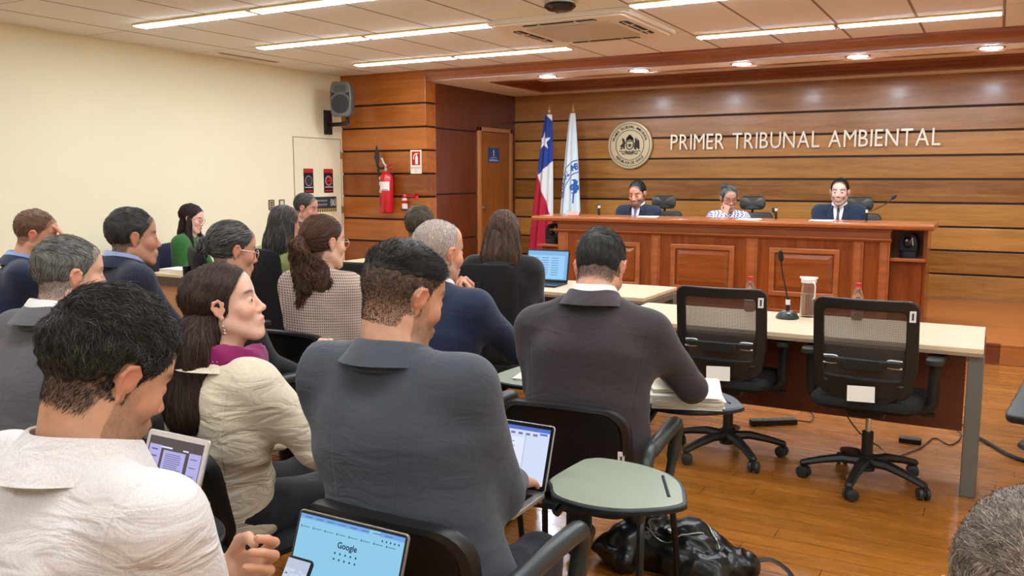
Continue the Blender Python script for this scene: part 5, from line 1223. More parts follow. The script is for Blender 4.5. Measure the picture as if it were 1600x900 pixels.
def person(label, px, py, d, heading, hyaw=0, hpitch=0.1, hroll=0, lean=0.06, nb=0.03, sw=0.185, bulk=1.0, hs=1.0, female=False, skin=(205, 150, 118), hair='short', hc=((34, 26, 22), (50, 38, 30)), top='suit', tc=(60, 62, 70), tmat=None, kind='wool', col2=None,
           legs=(30, 30, 34), rh=None, lh=None, hands='', q=2, seat=0.46, beard=0.0, stubble=0.0, sx=0.0, collar_c=None, shirt=None, tie=None, glasses=None, fade=0.0, cap=0.0, hairfn=None, feet=True, curl=0.4, lay=(), scarf=None, neckdrop=0.145, lip=(176, 96, 88), seamed=True, hflags=(), knee=0.0, sleeve=1.0, nfwd=None, grey=0, hair_n=None, sheight=0.0, legfwd=0.4):
    """q: 0 far, 1 mid, 2 near"""
    hh = (0.0075, 0.0055, 0.0036)[q]; bh = (0.016, 0.012, 0.0085)[q]
    H_ = P(px, py, d); head_w = math.radians(heading); f2 = Vector((math.cos(head_w), math.sin(head_w), 0)); r2 = Vector((f2.y, -f2.x, 0))
    base = Vector((H_.x, H_.y, 0)) - f2 * (lean + nb) - r2 * sx
    t = thing('person', label, 'person', (base.x, base.y, 0), head_w - PI / 2)
    hc_ = np.array([sx, lean + nb, H_.z]); N = np.array([sx * 0.95, lean, H_.z - neckdrop])
    R = rot_head(math.radians(hyaw), hpitch, hroll)
    sk = np.array(lin(skin), f32); EAR[:] = [hc_, R, hs]
    # ---- head and neck
    g = SDF(np.minimum(hc_, N) - np.array([0.13, 0.16, 0.1]), np.maximum(hc_, N) + np.array([0.13, 0.15, 0.15]), hh)
    g.frame(R, hc_, hs); head_prims(g, 1, female, True, q >= 1, beard)
    nr = 0.048 if female else 0.057; nr *= (0.5 + 0.5 * bulk)
    hb = hc_ + R @ np.array([0, -0.022, -0.045]) * hs; hb2 = hc_ + R @ np.array([0, 0.01, -0.06]) * hs
    g.frame(); g.U(g.cone(N + np.array([0, -0.008, -0.03]), hb, nr * 1.12, nr), 0.03); g.U(g.cone(N + np.array([0, 0.02, -0.01]), hb2, nr * 0.9, nr * 0.8), 0.02)
    if not female: g.U(g.cone(N + np.array([0.05, -0.01, -0.02]), hb, 0.03, 0.03), 0.03); g.U(g.cone(N + np.array([-0.05, -0.01, -0.02]), hb, 0.03, 0.03), 0.03)
    v, f = g.mesh()
    p = ((v - hc_) @ R) / hs; x, y, z = p.T
    c = np.tile(sk, (len(v), 1)); n1 = vnoise(v * 45)
    c *= (1 + 0.05 * n1)[:, None]
    rosy = sk * np.array([1.06, 0.72, 0.68], f32)
    c = mix(c, rosy, 0.6 * np.exp(-((np.abs(x) - 0.04) ** 2 + (z + 0.02) ** 2) / 0.0006) * (y > 0.03)); c = mix(c, rosy, 0.5 * np.exp(-(x ** 2 + (y - 0.108) ** 2 + (z + 0.028) ** 2) / 0.0003))
    c = mix(c, rosy, 0.75 * smooth(0.074, 0.084, np.abs(x)) * (np.abs(z) < 0.05) * (y < 0.03))
    hcol = np.array(lin(hc[0]), f32)
    yb = np.interp(z, *HAIRLINE['reced' if hair in ('balding', 'reced') else 'short'])
    hair_zone = smooth(0.006, -0.006, y - yb) * (cranial(p) > 0.9) * smooth(-0.09 if female else -0.082, -0.068 if female else -0.05, z) * (np.abs(x) < 0.077) * ((((np.abs(x) - 0.076) / 0.02) ** 2 + ((y + 0.002) / 0.022) ** 2 + ((z - 0.002) / 0.031) ** 2) > 1)
    if hair != 'none':
        amt = hair_zone * (0.9 if not fade else np.clip(0.2 + (z + 0.06) / 0.1, 0.15, 0.95)) * (0.5 if hair == 'balding' else 1); c = mix(c, hcol * 1.1, amt * (0.85 + 0.2 * vnoise(v * 300)))
    if stubble:
        st = smooth(-0.025, -0.05, z) * smooth(-0.035, 0.05, y) * (1 - np.exp(-(x ** 2 + (z + 0.064) ** 2 * 2) / 0.00025) * 0.9) * smooth(-0.118, -0.1, z) * np.clip(smooth(-0.012, 0.03, y - 0.45 * (-0.06 - z)), 0, 1)
        st = np.maximum(st, smooth(0.0, -0.03, z) * smooth(0.055, 0.065, np.abs(x)) * (y > -0.005) * (y < 0.04))
        c = mix(c, (hcol if not grey else np.array(lin((150, 146, 140)))) * 1.0, st * stubble * (0.8 + 0.3 * vnoise(v * 400)))
    lipm = np.exp(-((np.abs(x) / 0.021) ** 4 + ((z + 0.0645) / 0.0085) ** 2)) * (y > 0.08); c = mix(c, np.array(lin(lip)), lipm * 0.8)
    bz = 0.026 + 0.006 * np.sin(np.clip((np.abs(x) - 0.012) / 0.04, 0, 1) * PI * 0.8); brow = np.exp(-((z - bz) / (0.0048 if female else 0.0058)) ** 2) * smooth(0.01, 0.016, np.abs(x)) * smooth(0.054, 0.046, np.abs(x)) * (y > 0.05); c = mix(c, hcol, brow * 0.95)
    eyel = np.exp(-((np.abs(x) - 0.031) / 0.014) ** 4 - ((z - 0.002) / (0.0065 if q >= 1 else 0.0055)) ** 2) * (y > 0.06)
    c = mix(c, np.array(lin((60, 40, 36))), eyel * (0.35 if q >= 1 else 0.8))
    parts = [(v, f, c)]
    # ---- shoulders, arms
    S = {}; E = {}; Wr = {}; l1, l2 = 0.285, 0.265
    for s_, tgt in ((1, rh), (-1, lh)):
        S[s_] = Vector((N[0] + s_ * sw, N[1] - 0.01, N[2] - 0.068 + sheight))
        if tgt is None: tgt = dict(p=(s_ * 0.12, lean + 0.33, 0.64), fwd=(-s_ * 0.3, 1, -0.1), palm=(0, 0, -1))
        pole = tgt.get('pole', (s_ * 0.28, -0.5, -0.85)); T = Vector(tgt['p'])
        if tgt.get('w'): T = t_local(t, T)
        T_w = T; E[s_], Wr[s_] = ik(S[s_], T_w, l1, l2, pole)
        if q >= 1 or ('r' if s_ > 0 else 'l') in hands:
            parts.append(hand_part(Wr[s_], tgt['fwd'], tgt['palm'], tgt.get('side', -s_), tgt.get('curl', curl), tgt.get('spread', 0.15), max(0.0034, hh * 0.9) if ('r' if s_ > 0 else 'l') in hands else 0.008, tgt.get('sc', 1.0), skin, tgt.get('thumb', 0.4)))
    A = Vector((0, 0, seat + 0.09)); Nv = Vector(N); Wc = A.lerp(Nv, 0.32) + Vector((0, -0.015, 0)); Cc = A.lerp(Nv, 0.62) + Vector((0, -0.01, 0))
    kn = {s_: Vector((s_ * (0.11 + knee), legfwd, seat + 0.04)) for s_ in (1, -1)}; an = {s_: Vector((s_ * 0.12, legfwd + 0.03, 0.1)) for s_ in (1, -1)}
    g = SDF((-0.5, -0.3, 0.35), (0.5, 0.62, H_.z - 0.1), 0.022)
    def torso(g, o, k=0.05):
        bk = bulk
        g.U(g.cone(A + Vector((0, 0.0, 0.05 if o < 0 else -0.03)), Wc, (0.165 + o) * (0.7 if o < 0 else 1), 0.15 + o, 0.72 * bk ** 0.7, bk), k)
        g.U(g.cone(Wc, Cc, 0.15 + o, 0.16 + o, 0.68 * bk ** 0.7, bk), k)
        g.U(g.cone(Cc, Nv + Vector((0, -0.015, -0.075)), 0.155 + o, 0.078 + o, 0.66 * bk ** 0.7, bk), k)
        g.U(g.cone(S[-1] + Vector((0.045, -0.005, -0.05)), S[1] + Vector((-0.045, -0.005, -0.05)), 0.088 + o, 0.088 + o, 0.8), 0.06)
        for s_ in (1, -1):
            g.U(g.cone(Nv + Vector((s_ * 0.045, -0.01, -0.045)), S[s_] + Vector((-s_ * 0.01, 0, 0)), 0.05 + o, 0.046 + o), 0.05)
            g.U(g.cone(Nv + Vector((s_ * 0.07, -0.03, -0.12)), Nv + Vector((s_ * 0.11, -0.02, -0.24)), 0.075 + o, 0.075 + o), 0.05)
    torso(g, -0.02)
    for s_ in (1, -1):
        g.U(g.cone(S[s_], E[s_], 0.036, 0.03), 0.03); g.U(g.cone(E[s_], Wr[s_], 0.03, 0.022), 0.02); g.U(g.cone(A + Vector((s_ * 0.09, 0, -0.02)), kn[s_], 0.055, 0.045), 0.03)
    v, f = g.mesh(); parts.append((v, f, sk))
    if feet:
        g = SDF((-0.26 - abs(knee), 0.2, 0.0), (0.26 + abs(knee), 0.75, seat + 0.1), 0.022)
        for s_ in (1, -1): g.U(g.cone(kn[s_], an[s_], 0.045, 0.033), 0.03); g.U(g.cone(an[s_] + Vector((0, 0, -0.04)), an[s_] + Vector((0, 0.14, -0.06)), 0.03, 0.025), 0.03)
        v, f = g.mesh(); parts.append((v, f, sk))
    v, f, c = join(parts)
    body = obj('body', None, parent=t, me=mkmesh('body', v, f, [skin_m], None, True, None, c))
    # ---- eyes
    if q >= 1:
        for s_ in (1, -1):
            b = MB(); b.ball((0, 0, 0), 0.0122 * hs, 20); nv = len(b.f)
            me = mkmesh('eye', b.v, b.f, [mat('eye_white', (216, 206, 198), 0.25), mat('iris', (58, 36, 24), 0.15)], [1 if (Vector(np.mean([b.v[i] for i in fc], axis=0)).normalized().y > 0.86) else 0 for fc in b.f])
            e = obj('eye', None, parent=t, me=me); e.matrix_local = Matrix.Translation(Vector(hc_ + R @ (np.array([s_ * 0.031, 0.0768, 0.003]) * hs))) @ Matrix(R).to_4x4()
    # ---- hair
    if hair != 'none':
        g = SDF(hc_ - np.array([0.15, 0.17, 0.16]), hc_ + np.array([0.15, 0.15, 0.17]), hh * 1.15); g.frame(R, hc_, hs)
        tt, ts, tb = {'short': (0.012, 0.005, 0.008), 'wavy': (0.02, 0.008, 0.012), 'fade': (0.01, 0.0, 0.001), 'balding': (0.003, 0.006, 0.006), 'reced': (0.012, 0.01, 0.012), 'long': (0.014, 0.013, 0.02), 'tied': (0.01, 0.009, 0.01)}[hair]
        g.D = g.ell((0, -0.012 - tb * 0.3, 0.035 + tt * 0.3), (0.074 + ts, 0.096 + tb * 0.8, 0.087 + tt * 0.75)) * hs
        X_, Y_, Z_ = g.q
        hl = HAIRLINE['reced' if hair in ('balding', 'reced') else 'long' if female else 'short']
        g.C(-(Y_ - np.interp(Z_, *hl).astype(f32)), 0.012)
        if not female: g.C(Z_ + 0.05 if hair != 'fade' else Z_ - 0.04, 0.045 if hair != 'fade' else 0.02)
        for s_ in (-1, 1):   # clear the ears
            if hair not in ('long',): g.C(g.ell((s_ * 0.084, -0.002, 0.001), (0.024, 0.024, 0.034)), 0.006)
        ns = 1.0
        v, f = g.mesh()
        hv, hf = v, f
        if len(v):
            nn = vnormals(v, f); amp = {'short': 0.003, 'wavy': 0.008, 'fade': 0.003, 'balding': 0.001, 'reced': 0.003, 'long': 0.004, 'tied': 0.002}[hair]
            v = v + nn * (amp * vnoise(v * 38) + amp * 0.5 * vnoise(v * 90))[:, None]; hv = v
        cb_ = np.tile(np.array(lin(hc[0]), f32) * 0.75, (len(v), 1))
        hp = [(v, f, cb_)] if hair != 'balding' else []
        Rw = R
        def loc(p_): return ((p_ - hc_) @ R) / hs
        def w_(d_): return d_ @ R.T
        n_s = hair_n if hair_n is not None else (0, 600, 9000)[q]
        if hair in ('short', 'wavy', 'reced') and n_s:
            def flow(p_):
                l = loc(p_); d_ = np.stack([l[:, 0] * 5 + (0.35 if hair == 'wavy' else 0.15), np.where(l[:, 2] > 0.06, 0.9, -0.35), np.where(l[:, 2] > 0.07, -0.1, -1.0)], 1); return w_(d_)
            L = 0.045 if hair == 'wavy' else 0.026
            hp.append(strands(hv, hf, n_s, L, 0.00055 if q == 2 else 0.0014, flow, 0.003 if hair == 'wavy' else 0.001, 1, 7, 0.3 if hair == 'wavy' else 0.05, 1.3, None, 0.22, hc))
            if hair == 'wavy': hp.append(strands(hv, hf, n_s * 2 // 3, 0.05, 0.0007 if q == 2 else 0.001, flow, 0.007, 5, 7, 0.7, 1.2, lambda a: loc(a)[:, 2] > 0.04, 0.3, hc))
        if hair in ('short', 'wavy', 'reced', 'fade', 'balding') and q >= 1:
            # close-cropped sides and nape rooted on the skin
            sel = hair_zone > 0.45; sv = parts[0][0]; sf = parts[0][1]
            def flow2(p_):
                l = loc(p_); return w_(np.stack([l[:, 0] * 0, np.full(len(l), -0.4), np.full(len(l), -1.0)], 1))
            ids = np.where(sel)[0]
            if len(ids):
                msk = np.zeros(len(sv), bool); msk[ids] = True
                Lr = 0.0035 if hair in ('fade',) else 0.011 if hair == 'balding' else 0.009
                n2 = int(n_s * (2.6 if hair in ('fade', 'balding') else 0.8))
                hp.append(strands(sv, sf, n2, Lr, (0.0007 if hair == 'balding' else 0.00035 if hair == 'fade' else 0.00045) if q == 2 else 0.0009, flow2, 0.0012, 2, 4, 0, 0, (lambda a: msk), 0.2, hc))
        if hair == 'fade' and n_s:
            def flow3(p_):
                l = loc(p_); return w_(np.stack([l[:, 0] * 2, np.full(len(l), 0.8), np.full(len(l), 0.5)], 1))
            hp.append(strands(parts[0][0], parts[0][1], n_s, 0.022, 0.0007, flow3, 0.008, 3, 5, 0.1, 1, lambda a: (loc(a)[:, 2] > 0.055) & (hair_zone > 0.5), 0.3, hc))
        if hairfn: hp += hairfn(hc_, R, hs, N, hh, q, hc, n_s, (hv, hf))
        v, f, c = join(hp)
        obj('hair', None, parent=t, me=mkmesh('hair', v, f, [strand_m], None, True, None, c))
    # ---- clothes
    cm = tmat or cloth_mat('cloth_%d_%d_%d' % tc, tc, kind, 0.8, col2, 1.0 if top == 'suit' and q == 2 else 0.0, sw - 0.012 if q == 2 and seamed else 0.0)
    ymx = max(0.32, *(Wr[s_].y + 0.06 for s_ in (1, -1)), *(E[s_].y + 0.08 for s_ in (1, -1))); zmn = min(seat - 0.03, *(E[s_].z - 0.08 for s_ in (1, -1)))
    xm = max(abs(E[s_].x) + 0.09 for s_ in (1, -1)); xm = max(xm, 0.28 * bulk)
    g = SDF((-xm, min(-0.27, E[1].y - 0.09, E[-1].y - 0.09), zmn), (xm, ymx, N[2] + 0.07), bh)
    o = 0.012; torso(g, o)
    if top == 'suit':
        for s_ in (1, -1): g.U(g.cone(Nv + Vector((s_ * 0.07, -0.01, -0.045)), S[s_] + Vector((-s_ * 0.005, 0, 0.006)), 0.045 + o, 0.045 + o), 0.04)
    g.U(g.cone(A + Vector((0, 0.01, -0.06)), A + Vector((0, 0.0, 0.05)), 0.175 + o, 0.165 + o, 0.75 * bulk ** 0.7, bulk), 0.04)
    for s_ in (1, -1):
        g.U(g.cone(S[s_], E[s_], 0.058 * sleeve + o * 0.6, 0.049 * sleeve + o * 0.6), 0.055)
        cuff = Wr[s_] + (E[s_] - Wr[s_]).normalized() * 0.02
        g.U(g.cone(E[s_], cuff, 0.046 * sleeve + o * 0.6, 0.031 * sleeve + o * 0.4), 0.02)
    g.C(g.Z - (seat + 0.005), 0.03)
    v, f = g.mesh(); nn = vnormals(v, f)
    # creases: stronger at elbows, waist and under the arms
    w = np.full(len(v), 0.35)
    for s_ in (1, -1):
        w += 1.5 * np.exp(-((v - np.array(E[s_])) ** 2).sum(1) / 0.008) + 0.9 * np.exp(-((v - np.array(S[s_] + Vector((-s_ * 0.02, 0, -0.12)))) ** 2).sum(1) / 0.01)
    w += 0.9 * np.exp(-((v[:, 2] - (seat + 0.16)) ** 2) / 0.006)
    ridge = vnoise(v * np.array([6, 6, 17]) + 1.5 * vnoise(v * 5)[:, None] + px)
    v = v + nn * ((0.0048 if kind != 'linen' else 0.008) * w * ridge + 0.004 * vnoise(v * 9 + px))[:, None]
    v = relax(v.astype(f32), f, 1, 0.4)
    cname = {'suit': 'suit_jacket', 'shirt': 'shirt', 'jacket': 'jacket', 'sweater': 'sweater', 'coat': 'coat', 'blouse': 'blouse'}[top]
    ja = obj(cname, None, parent=t, me=mkmesh(cname, v, f, [cm]))
    bvh = BVHTree.FromPolygons([tuple(a) for a in v], [tuple(a) for a in f])
    if top == 'suit' or top == 'jacket':
        collar(t, 'jacket_collar', N + np.array([0, -0.012, -0.02 - (0.02 if female else 0)]), nr + 0.028, nr + 0.013, 0.068, cm, 0.3, 0.75, 0.05, 0.005, 0.06, 1.12, 0, 0.042 if female else 0.022)
    if top == 'shirt': collar(t, 'collar', N + np.array([0, -0.01, -0.02]), nr + 0.026, nr + 0.013, 0.075, cm, 0.3, 0.5, 0.06, 0.0035, 0.05, 1.12, 0, 0.026)
    if collar_c:
        collar(t, 'shirt_collar', N + np.array([0, -0.004, 0.022]), nr + 0.014, nr + 0.008, 0.04, mat('shirt_%d_%d_%d' % collar_c, collar_c, 0.75), 0.28, 0.12 if shirt else 0.35, 0.02, 0.003, 0.05, 1.12, 0, 0.006)
    def patch(name, pts, m, off=0.003, th=0.002, nx=1):
        """flat outline (x, z) laid on the chest"""
        b = MB(); vv = []
        cx = sum(a for a, _ in pts) / len(pts); cz = sum(a for _, a in pts) / len(pts)
        rings = [[(cx + (a - cx) * k / 5, cz + (z_ - cz) * k / 5) for a, z_ in pts] for k in range(1, 6)]; allp = [(cx, cz)] + [p_ for r_ in rings for p_ in r_]
        for a, z_ in allp:
            hit = bvh.ray_cast(Vector((a + N[0], 1.0, z_)), Vector((0, -1, 0))); vv.append((a + N[0], (hit[0].y if hit[0] else 0.15) + off, z_))
        n = len(pts); ff = [(0, 1 + i, 1 + (i + 1) % n) for i in range(n)]
        for k in range(4): ff += [(1 + k * n + i, 1 + (k + 1) * n + i, 1 + (k + 1) * n + (i + 1) % n, 1 + k * n + (i + 1) % n) for i in range(n)]
        b.add(vv, ff); o_ = obj(name, b, m, t); s2 = o_.modifiers.new('th', 'SOLIDIFY'); s2.thickness = 0.004; s2.offset = 0; return o_
    zn = N[2]
    def dens(pts, k=6):
        o_ = []
        for i in range(len(pts)):
            a, b_ = pts[i], pts[(i + 1) % len(pts)]; o_ += [(a[0] + (b_[0] - a[0]) * j / k, a[1] + (b_[1] - a[1]) * j / k) for j in range(k)]
        return o_
    if shirt:
        patch('shirt_front', dens([(-0.055, zn + 0.0), (0.055, zn + 0.0), (0.05, zn - 0.08), (0.0, zn - 0.34), (-0.05, zn - 0.08)]), mat('shirt_%d_%d_%d' % shirt, shirt, 0.7), 0.004)
        for s_ in (1, -1): patch('lapel', dens([(s_ * 0.06, zn - 0.0), (s_ * 0.1, zn - 0.07), (s_ * 0.11, zn - 0.13), (s_ * 0.008, zn - 0.34), (s_ * 0.045, zn - 0.09)]), cm, 0.008)
    if tie:
        patch('tie', dens([(-0.012, zn - 0.02), (0.012, zn - 0.02), (0.016, zn - 0.05), (0.01, zn - 0.06), (0.026, zn - 0.3), (-0.026, zn - 0.3), (-0.01, zn - 0.06), (-0.016, zn - 0.05)]), mat('tie_%d_%d_%d' % tie, tie, 0.4), 0.014)
    # ---- trousers and shoes
    if feet:
        g = SDF((-0.3, -0.2, 0.05), (0.3, 0.56, seat + 0.2), max(bh, 0.012))
        g.U(g.ell((0, 0, seat + 0.085), (0.175 * bulk, 0.13, 0.075)), 0.03)
        for s_ in (1, -1): g.U(g.cone(A + Vector((s_ * 0.09, 0.02, -0.02)), kn[s_], 0.088, 0.062), 0.04); g.U(g.cone(kn[s_], an[s_] + Vector((0, 0, 0.02)), 0.062, 0.05), 0.03)
        v, f = g.mesh(); nn = vnormals(v, f); v = v + nn * (0.004 * (1 - 2 * np.abs(vnoise(v * np.array([9, 9, 14])))))[:, None]
        obj('trousers', None, parent=t, me=mkmesh('trousers', v, f, [cloth_mat('cloth_%d_%d_%d' % legs, legs, 'wool')]))
        for s_ in (1, -1):
            g = SDF((s_ * 0.12 - 0.07, legfwd - 0.06, -0.01), (s_ * 0.12 + 0.07, legfwd + 0.28, 0.14), 0.01)
            g.U(g.cone((s_ * 0.12, legfwd - 0.0, 0.045), (s_ * 0.12, legfwd + 0.19, 0.035), 0.044, 0.036), 0.02); g.U(g.cone((s_ * 0.12, legfwd + 0.02, 0.06), (s_ * 0.12, legfwd + 0.03, 0.1), 0.043, 0.04), 0.02); g.C(g.Z, 0.004)
            v, f = g.mesh(); obj('shoe', None, parent=t, me=mkmesh('shoe', v, f, [mat('shoe_leather', (24, 20, 18), 0.3)]))
    if glasses:
        b = MB(); M = Matrix.Translation(Vector(hc_)) @ Matrix(R).to_4x4() @ Matrix.Scale(hs, 4); b.T = M
        for s_ in (1, -1):
            ring_ = [(s_ * 0.031 + 0.024 * math.cos(a), 0.1, 0.001 + 0.019 * math.sin(a)) for a in [k * PI / 8 for k in range(17)]]; b.tube(ring_, 0.0013 if q == 2 else 0.002, 6)
            b.tube([(s_ * 0.055, 0.099, 0.006), (s_ * 0.07, 0.085, 0.01), (s_ * 0.078, 0.02, 0.012), (s_ * 0.079, -0.02, 0.002)], 0.0015 if q == 2 else 0.002, 6)
        b.tube([(-0.008, 0.1, 0.004), (0, 0.102, 0.007), (0.008, 0.1, 0.004)], 0.0015, 6); obj('glasses', b, mat('glasses_%d_%d_%d' % glasses, glasses, 0.3, 0.4), t)
    t['_n'] = 0; del t['_n']
    return dict(t=t, hc=hc_, R=R, N=N, S=S, E=E, W=Wr, hs=hs, bvh=bvh, cm=cm)
def t_local(t, p): return Matrix.Rotation(-t.rotation_euler.z, 3, 'Z') @ (Vector(p) - t.location)

def sdf_hair(prims, lo, hi, h, frame=None):
    g = SDF(lo, hi, h)
    if frame: g.frame(*frame)
    for a, b, ra, rb, k, sq, sx_ in prims: g.U(g.cone(a, b, ra, rb, sq, sx_), k)
    return g.mesh()
def long_hair(width=0.085, length=0.36, spread=0.03, back=0.03, front=False, curl=0.15, seed=3):
    def fn(hc_, R, hs, N, hh, q, hc, n_s, shell):
        h = max(hh * 1.3, 0.005); o = hc_ + R @ np.array([0, -0.045, 0.0]) * hs; e = np.array([o[0], min(o[1], N[1]) - back, hc_[2] - length])
        m = np.array([(o[0] + N[0]) / 2, min(o[1], N[1] - 0.035) - back * 0.5, N[2] + 0.02])
        g = SDF(np.minimum(o, e) - np.array([0.2, 0.14, 0.06]), np.maximum(o, e) + np.array([0.2, 0.16, 0.1]), h)
        g.U(g.cone(o, m, width * 0.98, width, 0.72), 0.03); g.U(g.cone(m, e, width, width + spread, 0.4), 0.05)
        if front:
            for s_ in (-1, 1):
                a = hc_ + R @ np.array([s_ * 0.07, 0.0, 0.03]) * hs; b = np.array([N[0] + s_ * 0.09, N[1] + 0.03, N[2] - 0.04]); c = np.array([N[0] + s_ * 0.09, N[1] + 0.1, N[2] - 0.2]); g.U(g.cone(a, b, 0.02, 0.03), 0.03); g.U(g.cone(b, c, 0.03, 0.018), 0.03)
        v, f = g.mesh(); nn = vnormals(v, f); v = v + nn * (0.007 * vnoise(v * np.array([60, 60, 10])))[:, None]
        fl = lambda p_: np.tile(np.array([0, 0, -1.0]), (len(p_), 1)) + np.stack([vnoise(p_ * 12) * 0.2, vnoise(p_ * 12 + 9) * 0.1, p_[:, 0] * 0], 1)
        out = [(v, f, np.tile(np.array(lin(hc[0]), f32) * 0.8, (len(v), 1)))]
        n = (700, 2200, 6000)[q]; out.append(strands(v, f, n, 0.2, 0.0009 if q == 2 else 0.0013, fl, 0.006, seed, 9, curl, 0.9, None, 0.12, hc))
        fh = lambda p_: np.stack([(p_[:, 0] - hc_[0]) * 4, np.full(len(p_), -0.7), np.full(len(p_), -0.8)], 1)
        out.append(strands(shell[0], shell[1], n, 0.09, 0.0009 if q == 2 else 0.0013, lambda p_: fh(p_), 0.001, seed + 1, 8, 0.05, 1, None, 0.12, hc))
        return out
    return fn
def ponytail(seed=5, curly=1.0, length=0.3):
    def fn(hc_, R, hs, N, hh, q, hc, n_s, shell):
        h = max(hh * 1.3, 0.005); k = hc_ + R @ np.array([0, -0.115, 0.015]) * hs
        p1 = k + np.array([0, -0.03, -0.03]); p2 = np.array([N[0] - 0.02, N[1] - 0.1, hc_[2] - 0.16]); p3 = np.array([N[0] - 0.04, N[1] - 0.105, hc_[2] - length])
        g = SDF(np.min([k, p1, p2, p3], axis=0) - 0.14, np.max([k, p1, p2, p3], axis=0) + 0.14, h)
        g.U(g.cone(k, p1, 0.022, 0.036), 0.02); g.U(g.cone(p1, p2, 0.04, 0.06, 0.8), 0.03); g.U(g.cone(p2, p3, 0.06, 0.03, 0.7), 0.03)
        if curly: g.U(g.cone(p2 + np.array([0.06, 0.02, 0.03]), p2 + np.array([0.09, 0.0, -0.03]), 0.05, 0.035, 0.6), 0.03)
        v, f = g.mesh(); nn = vnormals(v, f); v = v + nn * (0.012 * curly * vnoise(v * 30) + 0.006 * vnoise(v * 70))[:, None]
        fl = lambda p_: np.tile(np.array([0, 0, -1.0]), (len(p_), 1)) + 0.8 * curly * np.stack([vnoise(p_ * 25), vnoise(p_ * 25 + 9), p_[:, 0] * 0], 1)
        out = [(v, f, np.tile(np.array(lin(hc[0]), f32) * 0.7, (len(v), 1)))]
        out.append(strands(v, f, (500, 1800, 2600)[q], 0.12, 0.0018, fl, 0.012, seed, 9, 0.5 * curly, 1.1, None, 0.25, hc))
        def fh(p_):
            d_ = k - p_; d_[:, 2] -= 0.02; return d_ / (np.linalg.norm(d_, axis=1, keepdims=True) + 1e-6)
        out.append(strands(shell[0], shell[1], (500, 1800, 2600)[q], 0.09, 0.0016, fh, 0.002, seed + 1, 8, 0.06, 1, None, 0.08, hc)); return out
    return fn
def bun(pos=(0, -0.1, 0.06), r=0.035, seed=5):
    def fn(hc_, R, hs, N, hh, q, hc, n_s, shell):
        k = hc_ + R @ np.array(pos) * hs; g = SDF(k - 0.09, k + 0.09, max(hh * 1.3, 0.005)); g.U(g.cone(k, k + np.array([0, 0, 0.01]), r, r * 0.9), 0.02)
        v, f = g.mesh(); nn = vnormals(v, f); v = v + nn * (0.006 * vnoise(v * 60))[:, None]
        def fh(p_):
            d_ = k - p_; return d_ / (np.linalg.norm(d_, axis=1, keepdims=True) + 1e-6)
        sw_ = lambda p_: np.stack([-(p_ - k)[:, 2], (p_ - k)[:, 0] * 0.3, (p_ - k)[:, 0]], 1) * 20
        return [(v, f, np.tile(np.array(lin(hc[0]), f32) * 0.7, (len(v), 1))), strands(v, f, 300, 0.06, 0.0018, sw_, 0.004, seed, 7, 0.1, 1, None, 0.2, hc), strands(shell[0], shell[1], (500, 1500, 2600)[q], 0.08, 0.0018, fh, 0.003, seed + 1, 8, 0.1, 1, None, 0.12, hc)]
    return fn
# ------------------------------------------------------------------ the people
WHITE = (228, 224, 216)
DK = ((30, 25, 22), (44, 36, 30), (22, 18, 16)); GR = ((120, 116, 108), (74, 70, 64), (160, 156, 148), (52, 48, 44)); GR2 = ((84, 76, 66), (60, 54, 46), (120, 112, 100))
SK1 = (222, 172, 142); SK2 = (206, 154, 122); SK3 = (230, 184, 158)
def look(px, phi):   # heading seen at an apparent angle from straight-away
    return 90 + math.degrees(YAW) + math.degrees(math.atan((800 - px) / F)) - phi
P_ = {}
# nearest: man in the off-white shirt looking down at his phone
hp = P(350, 893, 1.62)
P_['shirt'] = person('man in off-white shirt at the lower left, looking down at a phone', 168, 584, 1.5, 88, hyaw=-10, hpitch=0.48, hroll=0.05, lean=0.12, nb=0.06, sw=0.215, bulk=1.2, hs=1.06, skin=SK2, hair='wavy', hc=((44, 38, 32), (62, 56, 48), (86, 80, 68), (32, 27, 24)),
    top='shirt', tc=(222, 214, 208), kind='linen', q=2, lh=dict(p=hp, w=True, fwd=(1, 0.25, 0.25), palm=(0.2, -0.8, 0.5), curl=[0.7, 0.8, 0.85, 0.9], thumb=0.6, pole=(-0.4, -0.2, -0.9), sc=1.05), hands='l', stubble=0.45, feet=True, sleeve=1.15, neckdrop=0.132)
P_['grey'] = person('broad man in dark grey suit seen from behind, laptop on his lap', 628, 464, 2.15, 92, sx=-0.13, hyaw=-22, hpitch=0.3, hroll=0.03, lean=0.06, nb=0.05, sw=0.212, bulk=1.3, hs=1.1, skin=SK2, hair='fade', hc=((46, 42, 36), (64, 58, 50), (34, 30, 28)), fade=1,
    top='suit', tc=(62, 65, 72), q=2, rh=dict(p=P(806, 752, 2.38), w=True, fwd=(-0.1, 1, -0.35), palm=(0, 0, -1), pole=(0.35, -0.3, -0.85)), lh=dict(p=(-0.12, 0.42, 0.7), fwd=(0.2, 1, -0.1), palm=(0, 0, -1)), hands='r', stubble=0.5, legs=(44, 44, 52), sleeve=1.15, neckdrop=0.135)
P_['scarf'] = person('woman in cream jacket with magenta scarf, face in profile', 352, 478, 2.62, 84, hyaw=-48, hpitch=-0.2, lean=0.0, nb=0.02, sw=0.165, bulk=0.92, hs=1.0, female=True, skin=(234, 186, 160), hair='long', hc=((54, 38, 30), (74, 52, 40), (38, 27, 22), (88, 66, 50)),
    hairfn=long_hair(0.066, 0.3, 0.02, 0.11), top='jacket', tc=(222, 208, 180), kind='linen', q=2, rh=dict(p=(0.16, 0.27, 0.9), fwd=(0.1, 0.4, 1), palm=(-1, 0.3, 0), curl=0.8, pole=(0.6, -0.3, -0.8)), hands='r', legs=(26, 26, 30), sleeve=1.05, neckdrop=0.15, lip=(196, 96, 92))
